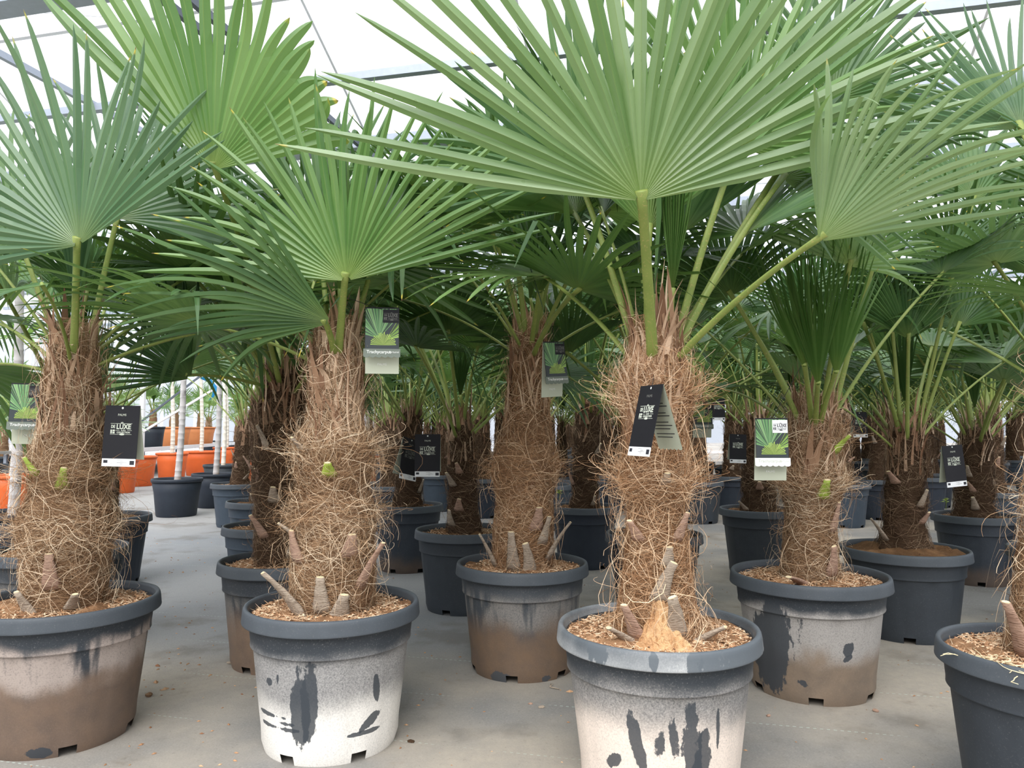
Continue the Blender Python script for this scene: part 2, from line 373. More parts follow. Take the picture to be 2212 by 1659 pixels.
class MB:
    """collects simple solids into one mesh"""
    def __init__(self): self.v, self.q, self.t, self.c, self.n = [], [], [], [], 0
    def _put(self, v, q=(), t=(), col=None):
        v = np.asarray(v, float).reshape(-1, 3)
        self.v.append(v)
        if len(q): self.q.append(np.asarray(q) + self.n)
        if len(t): self.t.append(np.asarray(t) + self.n)
        self.c.append(np.tile(np.asarray(col if col is not None else (0.5, 0.5, 0.5)), (len(v), 1)))
        self.n += len(v)
    def box(self, lo, hi, col=None):
        x0, y0, z0 = lo; x1, y1, z1 = hi
        v = [(x0, y0, z0), (x1, y0, z0), (x1, y1, z0), (x0, y1, z0), (x0, y0, z1), (x1, y0, z1), (x1, y1, z1), (x0, y1, z1)]
        self._put(v, [(0, 3, 2, 1), (4, 5, 6, 7), (0, 1, 5, 4), (1, 2, 6, 5), (2, 3, 7, 6), (3, 0, 4, 7)], (), col)
    def beam(self, a, b, w, h, up=(0, 0, 1)):
        a, b = np.asarray(a, float), np.asarray(b, float); d = unit(b - a)
        s = np.cross(d, up); s = unit(s if np.linalg.norm(s) > 1e-3 else np.cross(d, (1, 0, 0))); u = np.cross(s, d)
        v = [p + s * i * w / 2 + u * j * h / 2 for p in (a, b) for i, j in ((-1, -1), (1, -1), (1, 1), (-1, 1))]
        self._put(v, [(0, 3, 2, 1), (4, 5, 6, 7), (0, 1, 5, 4), (1, 2, 6, 5), (2, 3, 7, 6), (3, 0, 4, 7)])
    def tube(self, pts, r, n=8, side=None, flat=1.0, col=None, cap=True):
        pts = np.asarray(pts, float); r = np.broadcast_to(np.asarray(r, float), (len(pts),))
        tg = np.gradient(pts, axis=0); tg /= np.linalg.norm(tg, axis=1)[:, None] + 1e-12
        ref = np.asarray(side if side is not None else ((1, 0, 0) if abs(tg[0][0]) < 0.8 else (0, 1, 0)), float)
        s = ref[None] - (tg @ ref)[:, None] * tg; s /= np.linalg.norm(s, axis=1)[:, None] + 1e-12
        u = np.cross(tg, s)
        a = np.arange(n) * 2 * math.pi / n
        v = pts[:, None] + r[:, None, None] * (np.cos(a)[None, :, None] * s[:, None] + flat * np.sin(a)[None, :, None] * u[:, None])
        k = len(pts); i, j = np.meshgrid(np.arange(k - 1), np.arange(n), indexing='ij')
        q = np.stack([i * n + j, i * n + (j + 1) % n, (i + 1) * n + (j + 1) % n, (i + 1) * n + j], -1).reshape(-1, 4)
        vv = v.reshape(-1, 3); t = []
        if cap:
            vv = np.vstack([vv, pts[0], pts[-1]])
            t = [(k * n, (m + 1) % n, m) for m in range(n)] + [(k * n + 1, (k - 1) * n + m, (k - 1) * n + (m + 1) % n) for m in range(n)]
        self._put(vv, q, t, col)
    def lathe(self, prof, n=48, phase=0.0, keep=None):
        prof = np.asarray(prof, float); a = phase + np.arange(n) * 2 * math.pi / n
        v = np.stack([prof[:, None, 0] * np.cos(a), prof[:, None, 0] * np.sin(a), np.repeat(prof[:, 1:2], n, 1)], -1)
        q = []
        for i in range(len(prof) - 1):
            for j in range(n):
                if keep and not keep(i, j): continue
                q.append((i * n + j, i * n + (j + 1) % n, (i + 1) * n + (j + 1) % n, (i + 1) * n + j))
        self._put(v.reshape(-1, 3), q)
    def poly(self, pts, col=None):      # convex, star-shaped about its centre
        pts = np.asarray(pts, float); c = pts.mean(0); n = len(pts)
        self._put(np.vstack([pts, c]), (), [(i, (i + 1) % n, n) for i in range(n)], col)
    def mesh(self, name, mat, smooth=False, col=False):
        return np_mesh(name, np.vstack(self.v), np.vstack(self.q) if self.q else None, mat,
                       np.vstack(self.c) if col else None, smooth, np.vstack(self.t) if self.t else None)

# ------------------------------------------------------------------ palm parts
def fan(rng, R, t0, t1, nseg, nat=7.2, split=0.34, cone=0.0, bend=0.05, jit=1.7, wave=0.06, grav=0.06, broken=0.06,
        lenfall=0.22, lenbias=0.0, nl=7, hub=None, c=None, n=None, curl=0.0, wid=1.0):
    """fan leaf: pleated and joined near the hub, split into folded strips further out. Angles in degrees."""
    th = np.radians(np.linspace(t0, t1, nseg)); d = abs(th[1] - th[0]); mid = (th[0] + th[-1]) / 2; half = abs(th[-1] - th[0]) / 2
    nat = math.radians(nat) * wid
    beta = math.acos(min(1.0, max(0.12, math.tan(min(d, nat * 0.97) / 2) / math.tan(nat / 2))))
    L = R * (1 - lenfall * np.abs((th - mid) / max(half, 1e-3)) ** 2.2) * rng.uniform(0.84, 1.06, nseg) * (1 - lenbias * np.linspace(0, 1, nseg) ** 1.3)
    rs = split * R
    rj = np.array([0.012, 0.3 * rs, 0.65 * rs, rs]); nj = 4
    s = np.linspace(0, 1, nl + 1)[1:]; s = s ** 0.9
    rows = nj + nl
    r = np.zeros((nseg, rows)); sw = np.zeros((nseg, rows))
    r[:, :nj] = rj[None]
    r[:, nj:] = rs + s[None] * np.maximum(L - rs, 0.10 * R)[:, None]; sw[:, nj:] = s[None]
    hw = r * math.tan(nat / 2)
    hws = rs * math.tan(nat / 2) * rng.uniform(0.95, 1.25, nseg)[:, None]
    tap = (1 + 0.12 * sw - 0.62 * sw ** 1.6) * np.sqrt(np.clip(1 - sw ** 6, 0.0, 1)) + 0.04
    hw = np.where(np.arange(rows)[None] >= nj, hws * tap, hw)
    w, h = hw * math.cos(beta), hw * math.sin(beta)
    w[:, :nj] = r[:, :nj] * math.tan(d / 2)
    lat = np.tan(np.radians(rng.normal(0, jit, nseg)))[:, None] * np.clip(r - rs, 0, None)
    lat += rng.normal(0, bend * 0.5, nseg)[:, None] * R * sw ** 2
    out = rng.normal(0, bend, nseg)[:, None] * R * sw ** 2 + curl * R * sw ** 2
    out += (wave * R * (r / R) ** 1.5) * (np.sin(2.3 * th + rng.uniform(0, 6)) + 0.7 * np.sin(5.1 * th + rng.uniform(0, 6)))[:, None]
    ct, st = np.cos(th)[:, None], np.sin(th)[:, None]
    cc, sc = math.cos(cone), math.sin(cone)
    P = np.zeros((nseg, rows, 3, 3))
    for k, (e, hh) in enumerate(((-1, 1), (0, 0), (1, 1))):
        la = lat + e * w
        P[:, :, k, 0] = st * r * cc + ct * la
        P[:, :, k, 1] = ct * r * cc - st * la
        P[:, :, k, 2] = r * sc + out + hh * h
    V = P.reshape(-1, 3)
    if hub is not None:
        c = unit(c); n = np.asarray(n, float); n = unit(n - np.dot(n, c) * c); x = np.cross(n, c)
        V = np.asarray(hub)[None] + V[:, :1] * x + V[:, 1:2] * c + V[:, 2:] * n
    V = V.reshape(nseg, rows, 3, 3)
    g = np.abs(rng.normal(grav, grav * 0.5, nseg))[:, None] * R * sw ** 2
    br = rng.random(nseg) < broken
    kink = rng.uniform(0.45, 0.8, nseg)[:, None]
    g += np.where(br[:, None], np.clip(sw - kink, 0, None) * R * rng.uniform(0.4, 0.95, nseg)[:, None], 0)
    V[..., 2] -= g[:, :, None]
    idx = np.arange(nseg * rows * 3).reshape(nseg, rows, 3)
    share_last = rng.random(nseg) < 0.55
    for i in range(1, nseg):
        k = nj if share_last[i] else nj - 1
        idx[i, :k, 0] = idx[i - 1, :k, 2]
        if k == nj:
            m = (V[i, nj - 1, 0] + V[i - 1, nj - 1, 2]) / 2; V[i - 1, nj - 1, 2] = m
    a, b = idx[:, :-1, :-1], idx[:, :-1, 1:]; cidx, didx = idx[:, 1:, 1:], idx[:, 1:, :-1]
    Q = np.stack([a, b, cidx, didx], -1).reshape(-1, 4)
    seg = np.zeros((nseg, rows, 3, 3))
    seg[..., 0] = (r / r[:, -1:])[:, :, None]
    seg[..., 1] = rng.random(nseg)[:, None, None]
    seg[..., 2] = np.array([0, 1, 0])[None, None]
    return V.reshape(-1, 3), Q, seg.reshape(-1, 3)

def bez(p0, p1, p2, n):
    t = np.linspace(0, 1, n)[:, None]
    return (1 - t) ** 2 * np.asarray(p0) + 2 * t * (1 - t) * np.asarray(p1) + t * t * np.asarray(p2)

def petiole_mesh(p0, p1, p2, side, r0, r1, n=11, sides=8):
    mb = MB()
    pts = bez(p0, p1, p2, n)
    k = np.linspace(0, 1, n)
    rr = r0 + (r1 - r0) * k ** 0.6
    rr[-1] = r1 * 1.35; rr[-2] = r1 * 1.1
    mb.tube(pts, rr, sides, side, 0.55)
    return mb.mesh('petiole', 'petiole', True)

def interp(prof, z):
    p = np.asarray(prof, float); return np.interp(z, p[:, 0], p[:, 1])

class Trunk:
    def __init__(self, z0, z1, prof, dx=0.0, dy=0.0):
        self.z0, self.z1, self.prof, self.dx, self.dy = z0, z1, prof, dx, dy
    def k(self, z): return np.clip((z - self.z0) / (self.z1 - self.z0), 0, 1.3)
    def centre(self, z):
        k = self.k(z); return np.stack([self.dx * k, self.dy * k], -1)
    def rad(self, z): return interp(self.prof, self.k(z))

def trunk_mesh(rng, T, mat, n=28, rows=36):
    z = np.linspace(T.z0 - 0.03, T.z1, rows); a = np.arange(n) * 2 * math.pi / n
    r = T.rad(z)[:, None] * np.ones((1, n)) * 0.93
    # ragged scales spiralling up
    for f, m, amp in ((5, 38, 0.05), (3, 61, 0.04), (9, 17, 0.03)):
        r *= 1 + amp * np.sin(f * a[None] + m * z[:, None] + rng.uniform(0, 6))
    r *= 1 + rng.normal(0, 0.03, r.shape)
    r[-1] *= 0.55
    c = T.centre(z)
    v = np.stack([c[:, None, 0] + r * np.cos(a), c[:, None, 1] + r * np.sin(a), np.repeat(z[:, None], n, 1)], -1).reshape(-1, 3)
    i, j = np.meshgrid(np.arange(rows - 1), np.arange(n), indexing='ij')
    q = np.stack([i * n + j, i * n + (j + 1) % n, (i + 1) * n + (j + 1) % n, (i + 1) * n + j], -1).reshape(-1, 4)
    top = len(v); v = np.vstack([v, [[c[-1, 0], c[-1, 1], z[-1] + 0.01]]])
    t = [((rows - 1) * n + m, (rows - 1) * n + (m + 1) % n, top) for m in range(n)]
    return np_mesh('trunk', v, q, mat, None, True, t)

def fibre_mesh(rng, T, N, mat, K=9, shag=1.0, width=1.0, tiers=(0.4, 0.7)):
    """loose coir: thin curved ribbons wound round the trunk in matted bands, with shaggy skirts and pale curly wisps"""
    H = T.z1 - T.z0
    k = rng.random(N) ** 1.08; z = T.z0 + H * k; ph = rng.uniform(0, 2 * math.pi, N)
    wisp = rng.random(N) < 0.022 * shag
    f1, f2 = rng.uniform(0, 6, 2)
    # lay of the mat: swept sideways low down, swept upwards near the crown, turning slowly round the trunk
    lay = 0.75 * np.sin(2 * ph + 26 * z + f1) + 0.5 * np.sin(3 * ph - 41 * z + f2)
    al = 0.15 + 1.25 * np.clip((k - 0.35) / 0.45, 0, 1) + lay * 0.75 + rng.normal(0, 0.38, N)
    al = np.where(rng.random(N) < 0.5, al, math.pi - al * 0.8)
    al = np.where(wisp, rng.uniform(-3.1, 3.1, N), al)
    Ls = rng.uniform(0.04, 0.15, N); Ls = np.where(wisp, rng.uniform(0.12, 0.30, N), Ls)
    cur = rng.normal(0, 4.0, N) + np.where(wisp, rng.normal(0, 7.0, N), 0); wig = rng.uniform(0, 6.3, N); wa = rng.uniform(0, 0.8, N)
    skirt = np.exp(-(np.min(np.abs(k[:, None] - np.asarray(tiers)[None]), 1) / 0.06) ** 2)
    loose = (rng.random(N) < (0.04 + 0.42 * skirt) * shag) | wisp
    o0 = rng.uniform(-0.006, 0.003, N) + 0.010 * skirt
    o1 = np.where(loose, np.abs(rng.normal(0.0, 0.022 + 0.022 * skirt, N)) * shag, rng.uniform(0.0, 0.007, N))
    o1 = np.where(wisp, rng.uniform(0.008, 0.055, N) * shag, o1)
    P = np.zeros((N, K, 3)); zz, pp = z.copy(), ph.copy()
    for i in range(K):
        s = i / (K - 1)
        R = T.rad(zz) + o0 + o1 * np.sin(s * math.pi * np.where(loose, 0.62, 1.0)) ** 1.3
        c = T.centre(zz)
        P[:, i, 0] = c[:, 0] + R * np.cos(pp); P[:, i, 1] = c[:, 1] + R * np.sin(pp); P[:, i, 2] = zz
        hd = al + cur * s * Ls * 2 + wa * np.sin(wig + 7 * s)
        st = Ls / (K - 1)
        pp = pp + st * np.cos(hd) / np.maximum(R, 0.03); zz = zz + st * np.sin(hd) - np.where(loose, 0.5 * st * s, 0)
        zz = np.clip(zz, T.z0 + 0.004, T.z1 + 0.06)
    tg = np.gradient(P, axis=1); tg /= np.linalg.norm(tg, axis=2, keepdims=True) + 1e-9
    ref = rng.normal(0, 1, (N, 1, 3)); sd = np.cross(tg, ref); sd /= np.linalg.norm(sd, axis=2, keepdims=True) + 1e-9
    w = (rng.uniform(0.0003, 0.0008, N) * np.where(wisp, rng.uniform(0.8, 1.8, N), 1.0) * width)[:, None] * np.linspace(1, 0.4, K)[None]
    V = np.stack([P - sd * w[..., None], P + sd * w[..., None]], 2).reshape(-1, 3)
    b = (np.arange(N)[:, None] * K + np.arange(K - 1)[None]) * 2
    Q = np.stack([b, b + 1, b + 3, b + 2], -1).reshape(-1, 4)
    band = 0.5 + 0.5 * np.sin(19 * z + 1.3 * np.sin(2 * ph) + f1)        # greyer and redder tiers of old sheaths
    seg = np.zeros((N, K, 2, 3)); base = np.clip(rng.random(N) ** 1.2 * (0.72 + 0.45 * band), 0, 1)
    seg[..., 1] = np.clip(np.where(wisp, rng.uniform(0.6, 1, N), base + np.where(loose, 0.10, 0)), 0, 1)[:, None, None]
    return np_mesh('trunk_fibre', V, Q, mat, seg.reshape(-1, 3), True)

def sheath_mesh(rng, T, N, mat, K=7, hmax=0.22):
    """papery torn leaf sheaths round the crown, tips curling outwards"""
    H = T.z1 - T.z0
    z = T.z1 - 0.42 * H * rng.random(N) ** 1.2; ph = rng.uniform(0, 2 * math.pi, N)
    Ls = rng.uniform(0.08, hmax, N); out = np.abs(rng.normal(0.0, 0.035, N)) + 0.008
    tw = rng.normal(0, 0.5, N); curl = rng.random(N) < 0.4
    P = np.zeros((N, K, 3)); S = np.zeros((N, K, 3))
    for i in range(K):
        s = i / (K - 1)
        za = z + Ls * (s - np.where(curl, 0.55 * s ** 3, 0.0)); R = T.rad(np.minimum(za, T.z1)) * 0.97 + out * s ** 2.2 + 0.004
        c = T.centre(np.minimum(za, T.z1)); p = ph + tw * s * 0.8
        P[:, i] = np.stack([c[:, 0] + R * np.cos(p), c[:, 1] + R * np.sin(p), za], -1)
        ps = p + rng.normal(0, 0.15, N)
        S[:, i] = np.stack([-np.sin(ps), np.cos(ps), 0 * p], -1)
    w = (rng.uniform(0.0015, 0.007, N) * np.where(rng.random(N) < .3, 2.4, 1))[:, None] * (np.linspace(1, 0.0, K) ** 0.7 + 0.06)[None]
    V = np.stack([P - S * w[..., None], P + S * w[..., None]], 2).reshape(-1, 3)
    b = (np.arange(N)[:, None] * K + np.arange(K - 1)[None]) * 2
    Q = np.stack([b, b + 1, b + 3, b + 2], -1).reshape(-1, 4)
    seg = np.zeros((N, K, 2, 3)); seg[..., 1] = rng.random(N)[:, None, None]
    return np_mesh('leaf_sheath', V, Q, mat, seg.reshape(-1, 3), True)

def stub(T, parent, zk, ang, length, width, mat='stub', out=0.05, tilt=0.0, cut=True):
    """sawn-off leaf base standing off the trunk; ang is the bearing (deg, 270 faces the camera)"""
    z = T.z0 + zk * (T.z1 - T.z0); a = math.radians(ang)
    rad = np.array([math.cos(a), math.sin(a), 0]); tan = np.array([-math.sin(a), math.cos(a), 0])
    c = np.array([*T.centre(np.array(z)), z]); r = float(T.rad(np.array(z)))
    p0 = c + rad * (r * 0.93); p2 = c + rad * (r + out + 0.014) + tan * tilt + np.array([0, 0, length])
    p1 = c + rad * (r + out * 0.25 + 0.012) + tan * tilt * 0.3 + np.array([0, 0, length * 0.55])
    pts = bez(p0, p1, p2, 6)
    mb = MB()
    width *= 1.3
    mb.tube(pts, np.linspace(width * 1.35, width * 0.5, 6) * np.array([1.0, 1.0, .92, .95, .88, 1.15]), 8, tan, 0.42)
    o = add('leaf_stub', mb.mesh('leaf_stub', mat, True), parent)
    if cut:
        d = unit(pts[-1] - pts[-2]); m2 = MB()
        m2.tube([pts[-1] - d * 0.004, pts[-1] + d * 0.002], [width * 0.54, width * 0.46], 8, tan, 0.40)
        add('cut_face', m2.mesh('cut_face', 'cut', False), o)
    return o

POTS = {}
def pot_meshes(D, Hh, mat, rim_mat, n=84, notches=6, phase=0.0):
    """ribbed nursery pot: wall with a stepped collar and notched foot, plus a thick rolled rim"""
    key = (round(D, 3), round(Hh, 3), mat, rim_mat, phase)
    if key in POTS: return POTS[key]
    R = D / 2; rt = R * 0.925; rb = R * 0.745; ft = 0.026
    def rr(z): return rb + (rt - rb) * (z / Hh) ** 0.9
    zc = Hh - 0.105
    prof = [(rb - 0.004, 0.0), (rr(ft), ft)]
    for z in np.linspace(ft, zc - 0.004, 8)[1:]: prof.append((rr(z) - 0.003, z))
    prof += [(rr(zc) - 0.0028, zc - 0.0012), (rr(zc) + 0.0042, zc - 0.0005), (rr(zc) + 0.0050, zc + 0.001), (rr(zc) + 0.0046, zc + 0.004), (rr(zc) + 0.0044, zc + 0.012), (rr(Hh - 0.05) + 0.003, Hh - 0.05), (rt + 0.002, Hh - 0.02)]
    inner = [(rt - 0.006, Hh - 0.02), (rr(Hh - 0.09) - 0.006, Hh - 0.09), (rr(0.03) - 0.010, 0.028), (0.001, 0.028)]
    per = n // notches; nw = max(2, per // 4)
    mb = MB(); mb.lathe(prof, n, phase, keep=lambda i, j: not (i == 0 and (j % per) < nw))
    v = mb.v[0]                                    # shallow flutes on the lower wall
    a = np.arctan2(v[:, 1], v[:, 0]); low = (v[:, 2] > ft + 0.005) & (v[:, 2] < zc - 0.003)
    f = 1 - 0.012 * np.clip(np.cos(a * 12) * 3 - 2, 0, 1) * low
    v[:, 0] *= f; v[:, 1] *= f
    mb.lathe(inner, n, phase)
    wall = mb.mesh('pot', mat, True)
    rm = MB(); h = 0.042
    rim = [(rt - 0.004, Hh - h + 0.003), (R * 0.982, Hh - h + 0.0005), (R * 0.986, Hh - h), (R * 0.998, Hh - h), (R * 1.0, Hh - h + 0.002), (R * 0.998, Hh - h + 0.006), (R * 0.990, Hh - 0.014), (R * 0.984, Hh - 0.006), (R * 0.974, Hh - 0.001), (R * 0.95, Hh),
           (R * 0.934, Hh - 0.003), (R * 0.928, Hh - 0.009), (R * 0.915, Hh - 0.03), (rt - 0.008, Hh - 0.05)]
    rm.lathe(rim, n, phase)
    POTS[key] = (wall, rm.mesh('rim', rim_mat, True))
    return POTS[key]

def soil_mesh(rng, R, z, mat, mound=0.02, tr=0.09, n=40, rows=14):
    rad = np.linspace(0.02, R, rows); a = np.arange(n) * 2 * math.pi / n
    zz = z + mound * np.exp(-((rad[:, None] / (tr * 1.6)) ** 2)) + rng.normal(0, 0.0035, (rows, n))
    for f in (3, 5, 8): zz = zz + 0.004 * np.sin(f * a[None] + rad[:, None] * 40 + rng.uniform(0, 6))
    v = np.stack([rad[:, None] * np.cos(a), rad[:, None] * np.sin(a), zz], -1).reshape(-1, 3)
    i, j = np.meshgrid(np.arange(rows - 1), np.arange(n), indexing='ij')
    q = np.stack([i * n + j, i * n + (j + 1) % n, (i + 1) * n + (j + 1) % n, (i + 1) * n + j], -1).reshape(-1, 4)
    c = len(v); v = np.vstack([v, [[0, 0, z + mound]]])
    return np_mesh('soil', v, q, mat, None, True, [(m, (m + 1) % n, c) for m in range(n)])

def chips_mesh(rng, R, z, N, mat, r0=0.07, size=1.0):
    """loose bark crumbs and bits of straw lying on the soil"""
    rad = np.sqrt(rng.uniform((r0 / R) ** 2, 1, N)) * R; a = rng.uniform(0, 2 * math.pi, N)
    zc = z + 0.02 * np.exp(-((rad / 0.15) ** 2)) + rng.uniform(0.0, 0.008, N)
    c = np.stack([rad * np.cos(a), rad * np.sin(a), zc], -1)
    straw = rng.random(N) < 0.35
    l = np.where(straw, rng.uniform(0.008, 0.03, N), rng.uniform(0.002, 0.007, N)) * size; w = np.where(straw, 0.0009, l * 0.6)
    th = rng.uniform(0, 6.3, N); ti = rng.normal(0, 0.35, N)
    d = np.stack([np.cos(th) * np.cos(ti), np.sin(th) * np.cos(ti), np.sin(ti)], -1); s = np.stack([-np.sin(th), np.cos(th), rng.normal(0, 0.3, N)], -1)
    u = np.cross(d, s)
    V = np.stack([c - d * l[:, None], c + s * w[:, None], c + d * l[:, None], c - s * w[:, None], c + u * (w * 0.7)[:, None] + [0, 0, 0.001]], 1)
    b = np.arange(N)[:, None] * 5
    Tt = np.concatenate([b + np.array([[0, 1, 4]]), b + np.array([[1, 2, 4]]), b + np.array([[2, 3, 4]]), b + np.array([[3, 0, 4]])])
    seg = np.zeros((N, 5, 3)); seg[..., 1] = np.where(straw, rng.uniform(0.5, 1, N), rng.random(N))[:, None]
    return np_mesh('soil_crumbs', V.reshape(-1, 3), None, mat, seg.reshape(-1, 3), False, Tt)

def add_frond(rng, root, T, hub, c, n, R, t0, t1, nseg, mat, base_ang=None, pr=0.013, zoff=0.08, leaf=True, **kw):
    """fan blade with its stalk as a sub-part; hub, c, n in the palm's own frame"""
    hub = np.asarray(hub, float)
    v, q, seg = fan(rng, R, t0, t1, nseg, hub=hub, c=c, n=n, **kw)
    f = add('frond', np_mesh('frond', v, q, mat, seg, False), root)
    top = np.array([*T.centre(np.array(T.z1)), T.z1])
    ang = base_ang if base_ang is not None else math.atan2(hub[1] - top[1], hub[0] - top[0])
    rb = 0.55 * float(T.rad(np.array(T.z1 - zoff)))
    p0 = top + np.array([math.cos(ang) * rb, math.sin(ang) * rb, -zoff])
    d = hub - p0; L = np.linalg.norm(d)
    p1 = p0 + d * 0.45 + np.array([0, 0, 0.10 * L]) + 0.0 * d
    cc = unit(c); nn = np.asarray(n, float); x = np.cross(nn - np.dot(nn, cc) * cc, cc)
    p2 = hub + unit(c) * 0.022
    add('petiole', petiole_mesh(p0, p1, p2, x, pr, pr * 0.62), f)
    return f

def random_crown(rng, root, T, N, mats, R=(0.42, 0.56), pl=(0.32, 0.58), elev=(82, 8), nseg=30, skip=None, az0=None, pr=0.011, nl=6, spear=True, avoid=()):
    top = np.array([*T.centre(np.array(T.z1)), T.z1])
    az = rng.uniform(0, 6.3) if az0 is None else az0
    for i in range(N):
        k = (i + 0.5) / N; az += 2.39996 + rng.normal(0, 0.15)
        if skip and skip(az % (2 * math.pi), k): continue
        e = math.radians(elev[0] + (elev[1] - elev[0]) * k + rng.normal(0, 5))
        L = rng.uniform(*pl) * (0.75 + 0.4 * min(1, k * 1.6))
        rad = np.array([math.cos(az), math.sin(az), 0]); upv = np.array([0, 0, 1.0])
        hub = top + rad * (L * math.cos(e) + 0.02) + upv * (L * math.sin(e) - 0.05)
        e2 = e - math.radians(rng.uniform(0, 28)) * (0.4 + k)
        c = math.cos(e2) * rad + math.sin(e2) * upv; n = -math.sin(e2) * rad + math.cos(e2) * upv
        tanv = np.array([-math.sin(az), math.cos(az), 0]); n = n + tanv * rng.normal(0, 0.3)
        half = 50 + 60 * min(1, k * 1.7) + rng.uniform(-8, 8)
        R_ = rng.uniform(*R); mat_ = mats[int(rng.integers(len(mats)))]; cone_ = rng.uniform(0.05, 0.35); az_ = az
        for turn, shrink in [(t, f) for f in (1, .85, .7) for t in sorted(np.arange(-10, 11) * .15, key=abs)]:        # swing the leaf clear of neighbouring trunks
            cs, sn = math.cos(turn), math.sin(turn); rot = lambda v: np.array([cs * v[0] - sn * v[1], sn * v[0] + cs * v[1], v[2]])
            hub_, c_, n_ = top + rot(hub - top), rot(c), rot(n); az_ = az + turn
            if not avoid: break
            if turn and math.sin(az_) < -.1: continue       # not out into the aisle
            nn_ = unit(n_ - np.dot(n_, unit(c_)) * unit(c_)); xx_ = np.cross(nn_, unit(c_)); t_ = np.radians(np.linspace(-half, half, 45))[:, None, None]; r_ = (np.linspace(0, 1.06, 14) * R_ * shrink)[None, :, None]
            P_ = hub_ + r_ * (np.sin(t_) * xx_ + np.cos(t_) * unit(c_)) * math.cos(cone_) + r_ * math.sin(cone_) * nn_
            W_ = P_.reshape(-1, 3) + np.array(root.location)
            if not any(((np.hypot(W_[:, 0] - ax, W_[:, 1] - ay) < ar) & (W_[:, 2] < az1 + .05)).any() for ax, ay, ar, az1 in avoid): break
        if avoid: R_ *= shrink
        add_frond(rng, root, T, hub_, c_, n_, R_, -half, half, nseg, mat_,
                  base_ang=az_, pr=pr, zoff=0.03 + 0.09 * k, cone=cone_, grav=0.05 + 0.10 * k, bend=0.05,
                  broken=0.03 + 0.10 * k, nl=nl)
    if spear:
        c = unit([rng.normal(0, 0.08), rng.normal(0, 0.08), 1])
        add_frond(rng, root, T, top + np.array([0.0, 0.0, 0.10]), c, (rng.normal(), rng.normal(), 0), R[1] * 0.95, -13, 13, 16, mats[0], base_ang=0.0, pr=pr, zoff=0.05,
                  grav=0.0, bend=0.02, jit=0.6, broken=0.0, nl=nl)

def palm(name, label, group, loc, D, Hp, pot_mat_, rim_mat, trunk_top, prof, dx=0.0, dy=0.0, seed=1, fibres=1500, sheaths=60, bark='bark', fib='fibre',
         soil='soil', chips=900, stubs=0, shag=1.0, fw=1.0, mound=0.02, pot_phase=0.0, tiers=(0.4, 0.7)):
    rng = np.random.default_rng(seed)
    root = empty(name, (loc[0], loc[1], 0)); tag(root, label, 'potted palm', group)
    wall, rim = pot_meshes(D, Hp, pot_mat_, rim_mat, phase=pot_phase)
    p = add('pot', wall, root); add('rim', rim, p)
    zs = Hp - 0.032
    s = add('soil', soil_mesh(rng, D * 0.455, zs, soil, mound, prof[0][1]), root)
    if chips: tag(add('soil_crumbs', chips_mesh(rng, D * 0.445, zs, chips, 'chips', prof[0][1]), s), kind='stuff')
    T = Trunk(zs, trunk_top, prof, dx, dy)
    t = add('trunk', trunk_mesh(rng, T, bark), root)
    tag(add('trunk_fibre', fibre_mesh(rng, T, int(fibres * 1.4) if fibres > 3000 else fibres, fib, K=9 if fibres > 3000 else 6, shag=shag, width=fw, tiers=tiers), t), kind='stuff')
    tag(add('leaf_sheath', sheath_mesh(rng, T, sheaths, 'sheath'), t), kind='stuff')
    for i in range(stubs):
        stub(T, t, 0.03 + 0.62 * (i + rng.random() * 0.6) / stubs, rng.uniform(195, 345), rng.uniform(0.04, 0.09), rng.uniform(0.010, 0.017),
             ['stub', 'stub_pink'][i % 2], out=rng.uniform(0.004, 0.03), tilt=rng.normal(0, 0.015))
    return root, T, rng

def copy_tree(o, parent=None):
    c = o.copy(); COL.objects.link(c); c.parent = parent
    for ch in o.children: copy_tree(ch, c)
    return c
# ------------------------------------------------------------------ the greenhouse
fl = MB(); fl._put([(-40, -12, 0), (40, -12, 0), (40, 45, 0), (-40, 45, 0)], [(0, 1, 2, 3)])
tag(add('floor', fl.mesh('floor', 'ground')), kind='structure')

def grid_empty(name):
    o = empty(name); o.rotation_euler = (0, 0, ROT); return tag(o, kind='structure')
roof = grid_empty('ceiling')
U0, U1, V0, V1, BAY, EAVE, RIDGE = -17.3, 12.4, -2.1, 26.7, 3.2, 4.05, 4.85
def beam_part(name, a, b, w, h, mat, parent):
    mb = MB(); mb.beam(a, b, w, h); return add(name, mb.mesh(name, mat), parent)
nb = int(round((V1 - V0) / BAY))
for i in range(nb + 1):
    v = V0 + i * BAY
    beam_part('gutter', (U0, v, EAVE), (U1, v, EAVE), 0.20, 0.12, 'steel', roof)
for i in range(nb):
    v = V0 + (i + 0.5) * BAY
    beam_part('ridge_bar', (U0, v, RIDGE), (U1, v, RIDGE), 0.05, 0.07, 'white_paint', roof)
    beam_part('tie_bar', (U0, v, EAVE - 0.05), (U1, v, EAVE - 0.05), 0.07, 0.07, 'steel', roof)
for u in (-10.4, -5.6, -3.72, -3.52, 1.2, 6.0, 10.8):
    beam_part('truss_bar', (u, V0, EAVE - 0.02), (u, V1, EAVE - 0.02), 0.045, 0.06, 'steel_dark' if -4 < u < -3 else 'steel', roof)
PW = 1.98; nu = int((U1 - U0) / PW); half = BAY / 2; sl = math.hypot(half, RIDGE - EAVE)
pm = MB(); pm.box((0.02, 0, -0.003), (PW - 0.02, sl, 0.003)); pane_me = pm.mesh('pane', 'glass')
bm_ = MB(); bm_.box((-0.012, 0, -0.02), (0.012, sl, 0.02)); bar_me = bm_.mesh('glazing_bar', 'white_paint')
tilt = math.atan2(RIDGE - EAVE, half)
